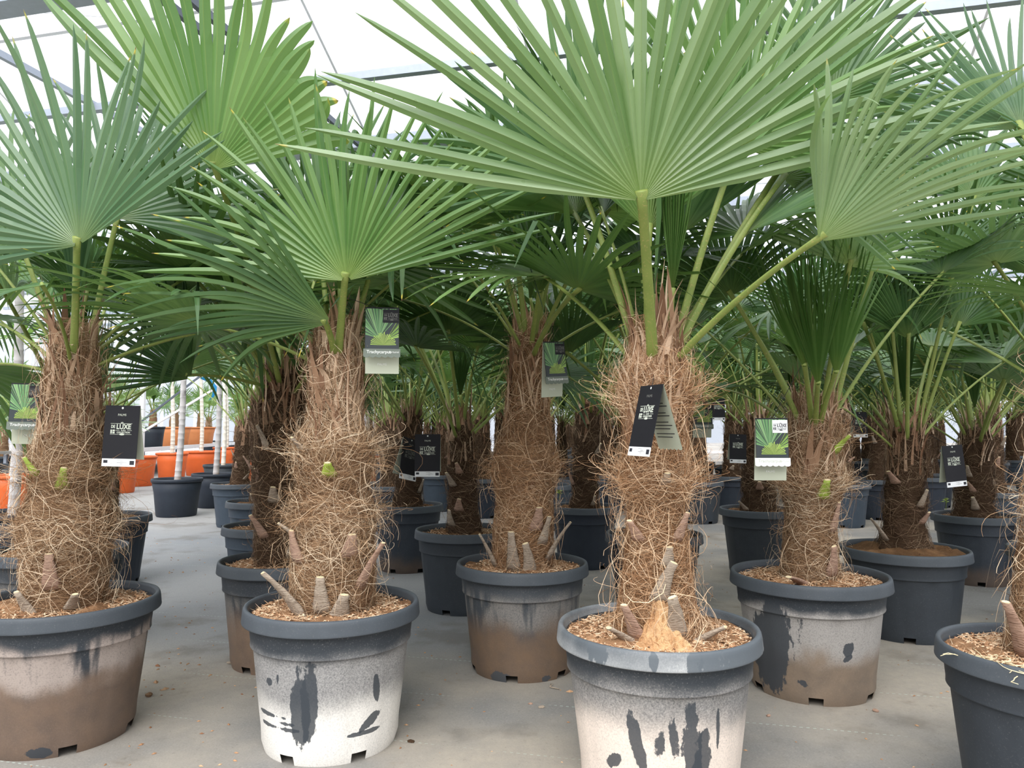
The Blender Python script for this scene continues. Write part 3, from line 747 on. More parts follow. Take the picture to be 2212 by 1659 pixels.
for i in range(nb):
    for side in (0, 1):
        v = V0 + (i + side) * BAY
        for k in range(nu + 1):
            rot = (tilt, 0, 0) if side == 0 else (math.pi - tilt, 0, 0)
            for me, nm in ((pane_me, 'pane'), (bar_me, 'glazing_bar')):
                if nm == 'pane' and k == nu: continue
                o = add(nm, me, roof); o.location = (U0 + k * PW, v, EAVE + 0.06); o.rotation_euler = rot
def glass_wall(name, a, b, n):
    root = grid_empty(name); a, b = np.array(a, float), np.array(b, float); L = np.linalg.norm(b - a) / n; d = unit(b - a)
    m = MB(); m.beam((0.03, 0, 0), (L - 0.03, 0, 0), 0.008, 1.9); me = m.mesh('pane', 'glass')
    ang = math.atan2(d[1], d[0])
    for i in range(n + 1):
        p = a + d * L * i; beam_part('post', (p[0], p[1], 0), (p[0], p[1], EAVE), 0.07, 0.07, 'white_paint', root)
        if i < n:
            for z in (1.05, 3.05):
                o = add('pane', me, root); o.location = (p[0], p[1], z); o.rotation_euler = (0, 0, ang)
    for z in (0.06, 2.05): beam_part('rail', (a[0], a[1], z), (b[0], b[1], z), 0.06, 0.07, 'white_paint', root)
glass_wall('wall_back', (U0, V1, 0), (U1, V1, 0), 16)
glass_wall('wall_left', (U0, V0 + 6.4, 0), (U0, V1, 0), 13)

# ------------------------------------------------------------------ tall palms nearest the camera
PH = 0.39
def place(px, py, w, h=PH):
    p = on_plane(px, py, h)
    return p, w * p[1] / F
def zt(py, p): return at(1106, py, p[1])[2]
def local(root, px, py, y):
    return at(px, py, y) - np.array(root.location)
def hero(rng, root, T, hub, phi, tau, R, t0, t1, nseg, mat, a=(0, 1, 0.25), pr=0.013, **kw):
    """hub=(px,py,depth); phi = slope of the middle strip (90 = straight up), tau = lean towards the aisle"""
    f, t = math.radians(phi), math.radians(tau)
    c = np.array([math.cos(f) * math.cos(t), -math.sin(t), math.sin(f) * math.cos(t)])
    return add_frond(rng, root, T, local(root, *hub), c, a, R, t0, t1, nseg, mat, pr=pr, **kw)
def axis(px, py, top, r=.15):
    q = on_plane(px, py, PH); return (q[0], q[1], r, zt(top, q))
TRUNKS = {'A': axis(140, 1290, 735), 'B': axis(719, 1297, 728), 'C': axis(1420, 1347, 735), 'E': axis(1128, 1212, 712, .26), 'H': axis(607, 1205, 800), 'U': axis(130, 1182, 860), 'V': (at(1165, 800, 2.4)[0], 2.4, .30, 1.5)}
GR = 'large potted palms of the front rows'
FRESH, MID, BLUE, DEEP = 'leaf_fresh', 'leaf_mid', 'leaf_blue', 'leaf_deep'

# palm by the aisle, mud-streaked pot
p, D = place(140, 1290, 375)
root, T, rng = palm('potted_palm', 'fan palm with bushy matted trunk in a mud-streaked pot beside the aisle', GR, p, D, PH, 'pot_A', 'rim',
                    zt(735, p), [(0, .108), (.12, .112), (.28, .122), (.38, .112), (.44, .092), (.50, .104), (.56, .09), (.68, .080), (.8, .076), (1, .058)], dx=0.0, seed=11, tiers=(.30, .50), fibres=9000, sheaths=150, chips=1500, shag=1.25)
PALM_A = root; tr = [c for c in root.children if c.name.startswith('trunk')][0]
stub(T, tr, .0, 250, .075, .018, 'stub', .02, -.01); stub(T, tr, .10, 282, .10, .016, 'stub_pink', .006, .0); stub(T, tr, .02, 310, .05, .014, 'stub', .03, .0)
stub(T, tr, .45, 290, .06, .012, 'stub_green', .015, .01); stub(T, tr, .5, 245, .05, .012, 'stub_green', .01, -.01)
hero(rng, root, T, (170, 530, 1.98), 100, 8, .62, -88, 62, 26, BLUE, pr=.014, cone=.12, nl=8, grav=.03, broken=.0)
hero(rng, root, T, (112, 612, 1.85), 195, 20, .34, -60, 60, 18, MID, a=(0, -.3, 1), pr=.011, nl=8, grav=.2)
hero(rng, root, T, (40, 520, 2.25), 120, -15, .55, -80, 70, 23, MID, pr=.012)
hero(rng, root, T, (250, 470, 2.25), 70, -10, .55, -70, 80, 23, BLUE, pr=.012)
random_crown(rng, root, T, 11, [BLUE, MID, DEEP], R=(.40, .52), elev=(60, 5), skip=lambda a, k: 3.6 < a < 5.9, avoid=[TRUNKS[k] for k in 'BHU'])

# palm with the pale limed pot
p, D = place(719, 1297, 367)
root, T, rng = palm('potted_palm', 'fan palm with pale curly fibres on its trunk, in a pale lime-stained pot', GR, p, D, PH, 'pot_B', 'rim',
                    zt(728, p), [(0, .112), (.1, .117), (.26, .118), (.38, .104), (.44, .094), (.52, .108), (.6, .104), (.68, .078), (.76, .074), (.88, .078), (1, .058)], dx=0.0, seed=23, tiers=(.36, .57), fibres=10000, sheaths=170, chips=2200, shag=1.2)
PALM_B = root; tr = [c for c in root.children if c.name.startswith('trunk')][0]
stub(T, tr, .0, 232, .135, .018, 'stub', .075, -.05); stub(T, tr, .03, 268, .10, .017, 'stub', .004, .0); stub(T, tr, .0, 292, .075, .02, 'stub', .012, .01)
stub(T, tr, .10, 325, .13, .014, 'stub_pink', .05, .02); stub(T, tr, .2, 225, .085, .018, 'stub_pink', .004, 0); stub(T, tr, .22, 305, .06, .018, 'stub_pink', .004, 0)
stub(T, tr, .5, 275, .035, .014, 'stub_green', .015, .0); stub(T, tr, .28, 215, .04, .012, 'stub', .03, -.01); stub(T, tr, .58, 225, .04, .012, 'stub', .02, 0)
hero(rng, root, T, (748, 607, 1.95), 93, 12, .56, -82, 78, 30, FRESH, pr=.014, cone=.10, nl=9, grav=.04, broken=.05, lenfall=-.05)
hero(rng, root, T, (716, 697, 2.0), 158, 12, .56, -45, 40, 18, MID, a=(0, .7, .7), pr=.012, nl=8, grav=.10, broken=.0)
hero(rng, root, T, (800, 560, 2.25), 40, -20, .50, -60, 70, 21, MID, pr=.011)
hero(rng, root, T, (690, 520, 2.3), 100, -12, .58, -75, 75, 26, MID, pr=.011)
hero(rng, root, T, (735, 640, 2.12), 90, 0, .55, -14, 14, 12, FRESH, pr=.010, grav=0, broken=0)
random_crown(rng, root, T, 11, [MID, DEEP], R=(.42, .54), elev=(60, 0), skip=lambda a, k: 3.7 < a < 5.8, avoid=[TRUNKS[k] for k in 'ACEHV'])

# palm with the huge fan overhead
p, D = place(1420, 1347, 427)
root, T, rng = palm('potted_palm', 'fan palm with orange peat spilled at its foot, pot white with dark scraped bars', GR, p, D, PH, 'pot_C', 'rim_limed',
                    zt(735, p), [(0, .112), (.08, .102), (.18, .084), (.32, .074), (.44, .07), (.52, .082), (.6, .076), (.75, .082), (.88, .078), (1, .058)], seed=37, tiers=(.52, .80), fibres=11000, sheaths=220, fib='fibre_warm', chips=2600, shag=1.25)
PALM_C = root; tr = [c for c in root.children if c.name.startswith('trunk')][0]
stub(T, tr, .03, 285, .11, .018, 'stub', .03, -.035); stub(T, tr, .14, 262, .10, .015, 'stub', .01, .035); stub(T, tr, .02, 232, .09, .016, 'stub_pink', .03, -.01)
stub(T, tr, .0, 225, .05, .016, 'stub', .05, -.02); stub(T, tr, .0, 318, .05, .017, 'stub', .05, .02); stub(T, tr, .25, 278, .05, .012, 'stub', .005, .0)
stub(T, tr, .33, 305, .07, .013, 'stub_pink', .01, .01); stub(T, tr, .33, 222, .05, .014, 'stub_pink', .02, .0); stub(T, tr, .5, 275, .04, .012, 'stub', .01, .0)
na, nr = 34, 22; hv = np.zeros((na, nr, 3))     # crumbled orange peat heaped against the trunk foot
for i in range(na):
    for j in range(nr):
        u = i / (na - 1); a = math.radians(222 + 86 * u); r = .070 + .135 * j / (nr - 1); win = min(1, 4 * u, 4 * (1 - u)) * min(1, 2.5 * (1 - j / (nr - 1)))
        z = .155 * math.exp(-((r - .07) / .045) ** 1.5) * (math.sin(math.pi * u) ** 1.5) + .016
        hv[i, j] = (r * math.cos(a) + rng.normal(0, .002), r * math.sin(a) + rng.normal(0, .002), T.z0 - .006 + (z + rng.normal(0, .0055)) * win)
ii, jj = np.meshgrid(np.arange(na - 1), np.arange(nr - 1), indexing='ij')
heap = np_mesh('peat_heap', hv.reshape(-1, 3), np.stack([ii * nr + jj, ii * nr + jj + 1, (ii + 1) * nr + jj + 1, (ii + 1) * nr + jj], -1).reshape(-1, 4), 'sawdust', None, False)
o = add('peat_heap', heap, root); tag(o, 'crumbled orange peat', kind='stuff')
hero(rng, root, T, (1385, 434, 1.58), 92, 24, .82, -82, 80, 27, 'leaf_pale', a=(0, 1, .55), pr=.0165, cone=.10, nl=10, grav=.02, broken=.02, lenfall=-.06, split=.28, bend=.035, nat=8.6, jit=2.0)
hero(rng, root, T, (1403, 500, 1.92), 88, 0, .66, -48, 48, 20, FRESH, pr=.012, nl=8, grav=.02, broken=0)
hero(rng, root, T, (1592, 315, 1.98), 58, -4, .74, -75, 70, 29, FRESH, pr=.013, nl=8, grav=.04)
hero(rng, root, T, (1256, 395, 2.05), 112, -8, .62, -75, 75, 27, MID, pr=.012, nl=8)
hero(rng, root, T, (1768, 522, 1.62), 50, 14, .36, -52, 46, 20, 'leaf_pale', a=(-.25, .85, .45), pr=.0125, cone=.05, nl=9, grav=.16, broken=.12, split=.50, bend=.09, lenfall=0, lenbias=-1.3, nat=5.6)
hero(rng, root, T, (1690, 385, 2.1), 50, -15, .56, -80, 80, 26, MID, pr=.012, nl=8)
hero(rng, root, T, (1800, 215, 2.25), 66, -4, .62, -80, 80, 27, MID, pr=.012, nl=8)
hero(rng, root, T, (1452, 640, 1.9), 86, 0, .58, -9, 9, 11, FRESH, pr=.010, grav=0, broken=0)
random_crown(rng, root, T, 22, [MID, FRESH, DEEP], R=(.46, .58), elev=(70, 22), skip=lambda a, k: not .4 < a < 2.75)

# palm at the picture's edge, only part of its pot and fronds in view
p, D = place(2262, 1398, 420)
root, T, rng = palm('potted_palm', 'fan palm in a clean dark pot with tangled pale roots over its rim', GR, p, D, PH, 'pot_clean', 'rim',
                    p[2] + .85, [(0, .085), (.3, .085), (.6, .085), (1, .06)], dx=.16, seed=41, fibres=3500, sheaths=80, chips=2200, shag=1.1)
PALM_D = root; tr = [c for c in root.children if c.name.startswith('trunk')][0]
stub(T, tr, .02, 205, .13, .016, 'stub_pink', .05, 0)
rt = MB()
for i in range(26):
    a = math.radians(rng.uniform(180, 300)); r0 = rng.uniform(.10, .2); q = [np.array([r0 * math.cos(a), r0 * math.sin(a), T.z0 + .02])]; hd = a + rng.normal(0, .9)
    for k in range(6): hd += rng.normal(0, .5); q.append(q[-1] + np.array([math.cos(hd), math.sin(hd), rng.normal(0, .25)]) * .015)
    q = np.array(q); q[:, 2] = np.maximum(q[:, 2], T.z0 + .012)
    rt.tube(q, np.linspace(.0016, .0007, 7), 5)
tag(add('roots', rt.mesh('roots', 'cut', True), root), 'pale dry roots', kind='stuff')
hero(rng, root, T, (2206, 278, 2.0), 105, -4, .46, -70, 70, 26, BLUE, pr=.013, cone=.15, nl=8, grav=.02)
random_crown(rng, root, T, 12, [BLUE, MID], R=(.42, .52), elev=(70, 10), skip=lambda a, k: 1.3 < a < 5.9)

# second rank
p, D = place(1128, 1212, 283)
root, T, rng = palm('potted_palm', 'fan palm with ragged bulging trunk in a mud-caked pot', GR, p, D, PH, 'pot_E', 'rim',
                    zt(712, p), [(0, .112), (.12, .112), (.3, .106), (.40, .12), (.48, .112), (.58, .09), (.8, .072), (1, .06)], dx=.03, seed=53, tiers=(.43,), fibres=7000, sheaths=120, bark='bark', fib='fibre_warm', chips=1300, shag=1.25, pot_phase=.2)
PALM_E = root; tr = [c for c in root.children if c.name.startswith('trunk')][0]
stub(T, tr, .02, 252, .14, .017, 'stub', .012, .0); stub(T, tr, .0, 285, .12, .017, 'stub', .02, -.03); stub(T, tr, .05, 330, .14, .013, 'stub', .06, .03); stub(T, tr, .18, 295, .08, .019, 'stub_pink', .006, .0)
stub(T, tr, .02, 200, .12, .014, 'stub', .04, -.01); stub(T, tr, .12, 310, .1, .016, 'stub', .01, .01)
hero(rng, root, T, (1098, 425, 2.6), 95, 6, .50, -80, 80, 26, MID, pr=.012, cone=.15)
hero(rng, root, T, (1205, 405, 2.55), 80, 8, .50, -80, 80, 26, MID, pr=.012, cone=.15)
hero(rng, root, T, (1165, 640, 2.55), 88, 3, .46, -30, 30, 15, MID, pr=.011, grav=.02)
random_crown(rng, root, T, 13, [MID, DEEP], R=(.44, .55), pl=(.45, .7), elev=(80, 15), spear=True)

p, D = place(1747, 1235, 325)
root, T, rng = palm('potted_palm', 'fan palm with half-folded upright leaves in a dusty grey pot with dark mark', GR, p, D, PH, 'pot_F', 'rim',
                    zt(885, p), [(0, .094), (.15, .09), (.35, .08), (.45, .084), (.58, .106), (.7, .098), (.8, .10), (1, .07)], dx=.03, seed=61, tiers=(.55, .82), fibres=7000, sheaths=150, bark='bark', chips=1600, shag=1.2, pot_phase=.1)
PALM_F = root; tr = [c for c in root.children if c.name.startswith('trunk')][0]
stub(T, tr, .0, 238, .05, .017, 'stub_pink', .12, -.02); stub(T, tr, .06, 300, .10, .018, 'stub_pink', .006, -.015); stub(T, tr, .3, 310, .1, .014, 'stub_pink', .01, .0); stub(T, tr, .5, 272, .06, .016, 'stub_green', .02, 0)
stub(T, tr, .75, 295, .06, .013, 'stub_green', .03, .02)
for hx, hy, ph, half in ((1768, 840, 93, 17), (1805, 815, 84, 20), (1740, 800, 100, 20)):
    hero(rng, root, T, (hx, hy, 2.34 + .0004 * abs(hx - 1768)), ph, 3, .48, -half, half, 20, FRESH, pr=.012, grav=0, broken=0, jit=.8)
hero(rng, root, T, (1835, 575, 2.3), 75, 5, .42, -80, 80, 26, FRESH, pr=.011, cone=.2)
hero(rng, root, T, (1965, 352, 2.55), 100, 0, .46, -85, 70, 26, DEEP, pr=.011, cone=.2, grav=.15)
hero(rng, root, T, (1580, 640, 2.45), 118, 5, .44, -85, 85, 27, DEEP, pr=.011, cone=.2)
random_crown(rng, root, T, 12, [MID, DEEP], R=(.42, .52), pl=(.5, .8), elev=(72, 15), spear=False, skip=lambda a, k: 3.2 < a < 6.25)

p, D = place(1951, 1181, 258, .37)
root, T, rng = palm('potted_palm', 'fan palm with slim bare-flanked trunk on a soil mound in a wide clean pot', GR, p, D, .37, 'pot_clean', 'rim',
                    zt(925, p), [(0, .13), (.12, .105), (.25, .085), (.6, .082), (1, .065)], dx=.03, seed=71, fibres=2200, sheaths=90, bark='bark_dark', fib='fibre_dark', soil='soil_dark', chips=700, shag=.7, stubs=4, mound=.05)
hero(rng, root, T, (1962, 732, 2.95), 90, 10, .42, -60, 60, 26, MID, pr=.011, cone=.25)
hero(rng, root, T, (2105, 430, 3.0), 80, 0, .56, -85, 85, 26, MID, pr=.011, cone=.2, grav=.12)
hero(rng, root, T, (1900, 420, 3.2), 95, 0, .5, -85, 85, 26, DEEP, pr=.011, cone=.2, grav=.12)
hero(rng, root, T, (2075, 705, 3.2), 95, 5, .42, -85, 85, 26, DEEP, pr=.011, cone=.2)
random_crown(rng, root, T, 13, [MID, DEEP], R=(.42, .5), pl=(.45, .75), elev=(80, 15), skip=lambda a, k: k > .3 and 3.5 < a < 6.0)

p, D = place(607, 1205, 258)
root, T, rng = palm('potted_palm', 'fan palm with dark shaggy trunk in a brown-footed pot behind the lime-stained pot', GR, p, D, PH, 'pot_H', 'rim',
                    zt(800, p), [(0, .10), (.15, .098), (.5, .10), (.8, .095), (1, .07)], dx=.0, seed=83, fibres=3200, sheaths=100, bark='bark_dark', fib='fibre_dark', chips=900, stubs=5)
hero(rng, root, T, (460, 367, 2.05), 90, 14, .84, -46, 78, 23, FRESH, a=(.1, 1, .1), pr=.0125, cone=.02, nl=9, grav=.02, broken=.0, lenfall=.0, lenbias=.74, split=.40, jit=.8, nat=6.6)
hero(rng, root, T, (492, 502, 2.6), 147, 5, .56, -30, 42, 18, DEEP, a=(.1, .8, .4), pr=.011, nl=8, grav=.03, lenfall=.15)
hero(rng, root, T, (412, 818, 2.55), 140, 5, .42, -48, 62, 23, DEEP, a=(0, .9, .3), pr=.009, nl=8, grav=.02, lenfall=.05, broken=0)
random_crown(rng, root, T, 10, [DEEP, MID], R=(.44, .56), pl=(.45, .75), elev=(78, 18))

# ------------------------------------------------------------------ further palms: one by one where they stand
GB = 'potted palms of the rear ranks'
def rear(px, py, w, top, prof_r, label, seed, group=GB, pot='pot_clean', fr=14, fibres=1500, h=PH, mats=(MID, DEEP), stubs=3, pl=(.45, .75), chips=400, name='potted_palm', soil='soil_dark', leaf_r=(.40, .52), nseg=30, nl=5):
    p, D = place(px, py, w, h)
    prof = [(0, prof_r * 1.25), (.15, prof_r * 1.05), (.5, prof_r), (.8, prof_r * .95), (1, prof_r * .7)]
    root, T, rng = palm(name, label, group, p, D, h, pot, 'rim', zt(top, p), prof, dx=float(np.random.default_rng(seed).normal(0, .03)), seed=seed, fibres=fibres, sheaths=60,
                        bark='bark_dark', fib='fibre_dark', soil=soil, chips=chips, stubs=stubs, shag=.8, fw=1.4)
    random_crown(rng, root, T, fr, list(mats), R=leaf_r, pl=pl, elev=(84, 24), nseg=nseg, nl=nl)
    return root, T, rng
rear(1003, 1141, 212, 905, .075, 'fan palm with a green cut stalk on its slim trunk, in a notched pot', 101, fibres=2000, stubs=4)
rear(881, 1088, 152, 880, .085, 'fan palm with dark trunk in a black pot, black tag hanging beside', 102, pot='pot_soft', stubs=2, h=.41)
rear(1262, 1091, 150, 868, .085, 'potted fan palm with bell-shaped trunk foot, in the rank behind the mud-caked pot', 103, pot='pot_dark')
rear(1412, 1150, 207, 900, .08, 'potted fan palm hidden behind the trunk with the folded tag', 104, pot='pot_dark', chips=200)
rear(1640, 1097, 168, 895, .10, 'potted fan palm with broad cone-shaped trunk foot, behind the dusty grey pot', 105, pot='pot_clean', h=.40)
rear(2104, 1110, 165, 925, .10, 'potted fan palm with squat trunk and a weed seedling in its soil', 106, pot='pot_soft', mats=(MID, BLUE))
rear(1817, 1043, 118, 850, .09, 'potted fan palm in a grey-blue pot, peeking out behind the half-folded palm', 107, pot='pot_blue', chips=0)
rear(1893, 1034, 110, 890, .08, 'fan palm in a tall black pot, a small black tag beside its trunk', 108, pot='pot_dark', chips=0)
rear(1580, 1027, 102, 890, .09, 'potted fan palm in a black pot with a small black tag over its rim', 109, pot='pot_dark', chips=0)
rear(2142, 1060, 132, 880, .09, 'potted fan palm in a dusty grey-blue pot behind the squat-trunked palm', 110, pot='pot_blue', chips=200)
rear(585, 1132, 200, 850, .085, 'potted fan palm wedged behind the dark shaggy trunk by the aisle', 111, pot='pot_blue', chips=200)
rear(570, 1080, 156, 860, .08, 'potted fan palm two places behind the dark shaggy trunk', 112, pot='pot_blue', chips=0)
rear(517, 1043, 118, 905, .075, 'fan palm with rough black trunk in a blue-grey pot at the row end', 113, pot='pot_blue', chips=200, fr=8)
rear(226, 1112, 187, 880, .075, 'potted fan palm in a plain black pot behind the mud-streaked pot', 114, pot='pot_dark', chips=300, fr=7)
rear(130, 1182, 270, 860, .09, 'potted fan palm with dusty grey pot tucked behind the bushy matted trunk', 115, pot='pot_H', chips=300, fr=7)
rear(2330, 1185, 265, 800, .09, 'fan palm mostly hidden behind the pot with tangled roots', 124, pot='pot_clean', chips=0, fr=13, pl=(.5, .8), leaf_r=(.46, .56), mats=(MID, BLUE))
rear(845, 1047, 125, 905, .085, 'potted fan palm with brown trunk in a black pot beside the darkest trunk', 116, pot='pot_dark', chips=0)
rear(955, 1024, 100, 910, .08, 'potted fan palm in a blue pot showing under the black tag', 117, pot='pot_blue', chips=0)
rear(1040, 1032, 105, 900, .085, 'potted fan palm in a near-black pot behind the notched blue-black pot', 118, pot='pot_dark', chips=0)
rear(1170, 1046, 128, 905, .085, 'potted fan palm just behind the ragged bulging trunk', 119, pot='pot_blue', chips=0)
rear(1312, 1024, 100, 880, .09, 'potted fan palm behind the bell-shaped trunk foot', 120, pot='pot_dark', chips=0)
rear(1725, 1015, 90, 880, .085, 'potted fan palm behind the picture tag with painted sun glare', 121, pot='pot_dark', chips=0)
rear(2010, 1020, 95, 880, .085, 'potted fan palm behind the slim bare-flanked trunk', 122, pot='pot_dark', chips=0)
rear(2318, 1118, 168, 900, .09, 'potted fan palm cut off behind the pot with tangled roots', 123, pot='pot_dark', chips=0)

# deep background: three kinds, copied along the rows
proto = []
for k in range(3):
    rng = np.random.default_rng(300 + k)
    r_, T_, g_ = palm('potted_palm', ['fan palm in a black pot in the crowded shady rows far down the greenhouse', 'fan palm in a blue-grey pot in the crowded shady rows far down', 'tall fan palm in a slate pot in the crowded rows far down'][k], ['far palms in black pots', 'far palms in blue-grey pots', 'far palms in slate pots'][k], (0, 0, 0), .48, PH, ['pot_dark', 'pot_blue', 'pot_clean'][k], 'rim',
                      1.0 + .12 * k, [(0, .10), (.5, .085), (1, .06)], seed=300 + k, fibres=500, sheaths=40, bark='bark_dark', fib='fibre_dark', soil='soil_dark', chips=0, shag=.7, fw=2.2)
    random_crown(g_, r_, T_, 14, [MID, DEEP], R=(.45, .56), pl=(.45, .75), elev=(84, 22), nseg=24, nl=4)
    proto.append(r_)
rs = random.Random(5); used = [False] * 3; n_far = 0
taken = [np.array(o.location[:2]) for o in bpy.data.objects if o.name.startswith('potted_palm') and o not in proto]
reserved = [on_plane(768, 1000, .42)[:2], on_plane(793, 985, .42)[:2], at(640, 900, 12.6)[:2]]
for iv in range(0, 17):
    for iu in range(-9, 18):
        u = iu * .98 + (iv % 2) * .49 + rs.uniform(-.12, .12); v = 7.4 + iv * 1.0 + rs.uniform(-.12, .12)
        x, y = u * CR - v * SR, u * SR + v * CR
        px = 1106 + F * x / y
        if px < 560 + (60 if y > 10 else 0) or px > 2330 or y < 6.6: continue
        if min(np.hypot(*(np.array([x, y]) - t)) for t in taken) < .72: continue
        if y > 12 and iv % 2: continue
        if y > 20: continue
        taken.append(np.array([x, y]))
        for _ in range(8):                      # step aside from the canes and the frame post
            for q in reserved:
                d_ = np.array([x, y]) - q; L_ = np.hypot(*d_)
                if L_ < .56: x, y = q + d_ / max(L_, 1e-6) * .57
        k = n_far % 3
        o = proto[k] if not used[k] else copy_tree(proto[k]); used[k] = True
        o.location = (x, y, 0); o.rotation_euler = (0, 0, rs.uniform(0, 6.28)); n_far += 1
print('far palms', n_far)
far_left = [(px, d) for i, px in enumerate(range(-60, 640, 64)) for d in ((21.5 + (i % 3) * .8,) if 200 < px < 600 else (16.6 + (i % 2) * 1.4, 21.0))] + [(60, 9.2), (150, 10.2), (-20, 10.4), (95, 12.2), (10, 13.4), (96, 15.0)]
rng = np.random.default_rng(404)
lit, T_, g_ = palm('potted_palm', 'light green fan palm in bright light beyond the orange pots', 'far palms beyond the orange pots', (0, 0, 0), .48, PH, 'pot_dark', 'rim',
                   .95, [(0, .10), (.5, .085), (1, .06)], seed=404, fibres=400, sheaths=30, bark='bark', fib='fibre', soil='soil_dark', chips=0, shag=.7, fw=2.2)
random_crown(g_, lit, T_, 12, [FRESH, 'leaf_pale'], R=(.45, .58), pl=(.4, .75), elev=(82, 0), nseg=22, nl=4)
far_left = [(px, d) for px, d in far_left if ((px - W / 2) / F * d) * CR + d * SR > U0 + 2.6]
for i, (px, y) in enumerate(far_left):
    o = lit if i == 0 else copy_tree(lit)
    s_ = 1.3 if y > 15 else 1.0; x = (px - W / 2) / F * y
    o.location = (x, y, 0); o.rotation_euler = (0, 0, i * 1.7); o.scale = (s_, s_, s_)

# ------------------------------------------------------------------ ringed canes in black and orange pots across the aisle
def simple_pot(D, Hh, mat, rim_h=.035, n=40):
    R = D / 2; mb = MB(); rb = R * .78
    mb.lathe([(rb - .01, 0), (rb, .012), (rb + (R * .93 - rb) * .62, Hh * .62), (rb + (R * .93 - rb) * .64, Hh * .64), (R * .955, Hh - rim_h), (R * .93, Hh - rim_h + .001), (R * .9, Hh - .07), (rb - .008, .02), (.001, .02)], n)
    r = MB(); r.lathe([(R * .94, Hh - rim_h), (R * .985, Hh - rim_h), (R, Hh - rim_h * .5), (R * .985, Hh), (R * .95, Hh), (R * .93, Hh - .02), (R * .925, Hh - .05)], n)
    return mb.mesh('pot', mat, True), r.mesh('rim', mat, True)
def strap_leaves(rng, N, z, L, mat):
    V, Q, S = [], [], []; K = 7
    for i in range(N):
        az = i * 2.4 + rng.normal(0, .2); e = rng.uniform(.1, 1.35); l = L * rng.uniform(.7, 1.1); w = rng.uniform(.018, .03); t = np.linspace(0, 1, K)
        r = .02 + l * math.cos(e) * t; zz = z + l * math.sin(e) * t - .55 * l * t ** 2.2
        cen = np.stack([r * math.cos(az), r * math.sin(az), zz], -1); sd = np.array([-math.sin(az), math.cos(az), 0]); ww = w * np.sin(np.clip(t * .9 + .12, 0, 1) * math.pi)[:, None] + .001
        v = np.stack([cen - sd * ww + [0, 0, .008], cen, cen + sd * ww + [0, 0, .008]], 1); b = i * K * 3
        V.append(v.reshape(-1, 3)); s = np.zeros((K, 3, 3)); s[..., 0] = t[:, None] * .9; s[..., 1] = rng.random(); s[:, 1, 2] = 1; S.append(s.reshape(-1, 3))
        for j in range(K - 1):
            for m in (0, 1): Q.append((b + j * 3 + m, b + j * 3 + m + 1, b + j * 3 + m + 4, b + j * 3 + m + 3))
    return np_mesh('leaves', np.vstack(V), Q, mat, np.vstack(S), True)
def cane(px, py, w, h, pot_c, cane_c, cw, hh, label, seed, lean=0.0, group='ringed canes across the aisle', leaves=True):
    rng = np.random.default_rng(seed); p, D = place(px, py, w, h)
    root = tag(empty('potted_cane', (p[0], p[1], 0)), label, 'potted tree', group)
    a, b = simple_pot(D, h, pot_c); q = add('pot', a, root); add('rim', b, q)
    add('soil', soil_mesh(rng, D * .45, h - .04, 'soil_dark', .0, .05, 24, 6), root)
    z = h - .06; zs, rr = [], []; r = cw / 2
    while z < hh:
        s = rng.uniform(.05, .10); zs += [z, z + .006, z + .012, z + s - .004]; rr += [r * 1.05, r * 1.06, r, r * .99]; z += s
    zs = np.array(zs); k = (zs - zs[0]) / (zs[-1] - zs[0])
    mb = MB(); mb.tube(np.stack([lean * k + .012 * np.sin(k * 5), .0 * k, zs], -1), np.array(rr) * (1 - .25 * k), 12)
    add('cane', mb.mesh('cane', cane_c, True), root)
    if leaves:
        o = add('leaves', strap_leaves(rng, 26, 0, .6, 'strap'), root); o.location = (lean, 0, zs[-1] - .05)
    return root
cane(383, 1033, 104, .38, 'pot_dark', 'cane_grey', .066, 1.95, 'grey ringed cane alone in a black pot at the middle of the aisle', 1, .06)
cane(466, 1022, 98, .38, 'pot_dark', 'cane_grey', .066, 1.95, 'pale grey cane leaning in a wide black pot beside the blue-grey palm pots', 2, .03)
cane(482, 1003, 82, .40, 'pot_H', 'cane_cream', .06, 1.9, 'cream cane in a grey pot behind the leaning grey cane', 3)
cane(28, 1105, 172, .39, 'pot_dark', 'cane_grey', .062, 1.75, 'thick grey ringed cane tied with red tape beside the bushy palm', 4)
cane(25, 1025, 100, .42, 'orange', 'cane_cream', .05, 1.8, 'cream cane in an orange pot behind the cane tied with red tape', 5, .05)
for i, (px, py, w, cc, lab) in enumerate(((300, 985, 74, None, 'orange pot without a cane, nearest the black tag'), (262, 992, 70, None, 'orange pot half hidden behind the palm trunk'), (372, 978, 66, 1, 'cream cane in an orange pot by the white post'),
                                      (435, 974, 74, 1, 'cream cane in the orange pot between two grey canes'), (490, 966, 58, 1, 'cream cane in the smallest orange pot'), (548, 985, 60, 1, 'cream cane in an orange pot almost hidden by palm trunks'))):
    if cc: cane(px, py, w, .46, 'orange', 'cane_cream', .075, 2.0, lab, 20 + i, -.03)
    else:
        p, D = place(px, py, w, .46); root = tag(empty('orange_pot', (p[0], p[1], 0)), lab, 'pot', 'orange pots across the aisle')
        a, b = simple_pot(D, .46, 'orange'); q = add('pot', a, root); add('rim', b, q)
        add('soil', soil_mesh(np.random.default_rng(i), D * .45, .42, 'soil_dark', .03, .05, 24, 6), root)
for i, (px, py, sc) in enumerate(((768, 1000, 72), (793, 985, 58))):
    cane(px, py, sc, .42, 'orange' if i else 'pot_dark', 'cane_cream', .07, 1.9, ['cream cane seen between two palms in a black pot', 'cream cane seen between two palms in an orange pot'][i], 60 + i, 0)

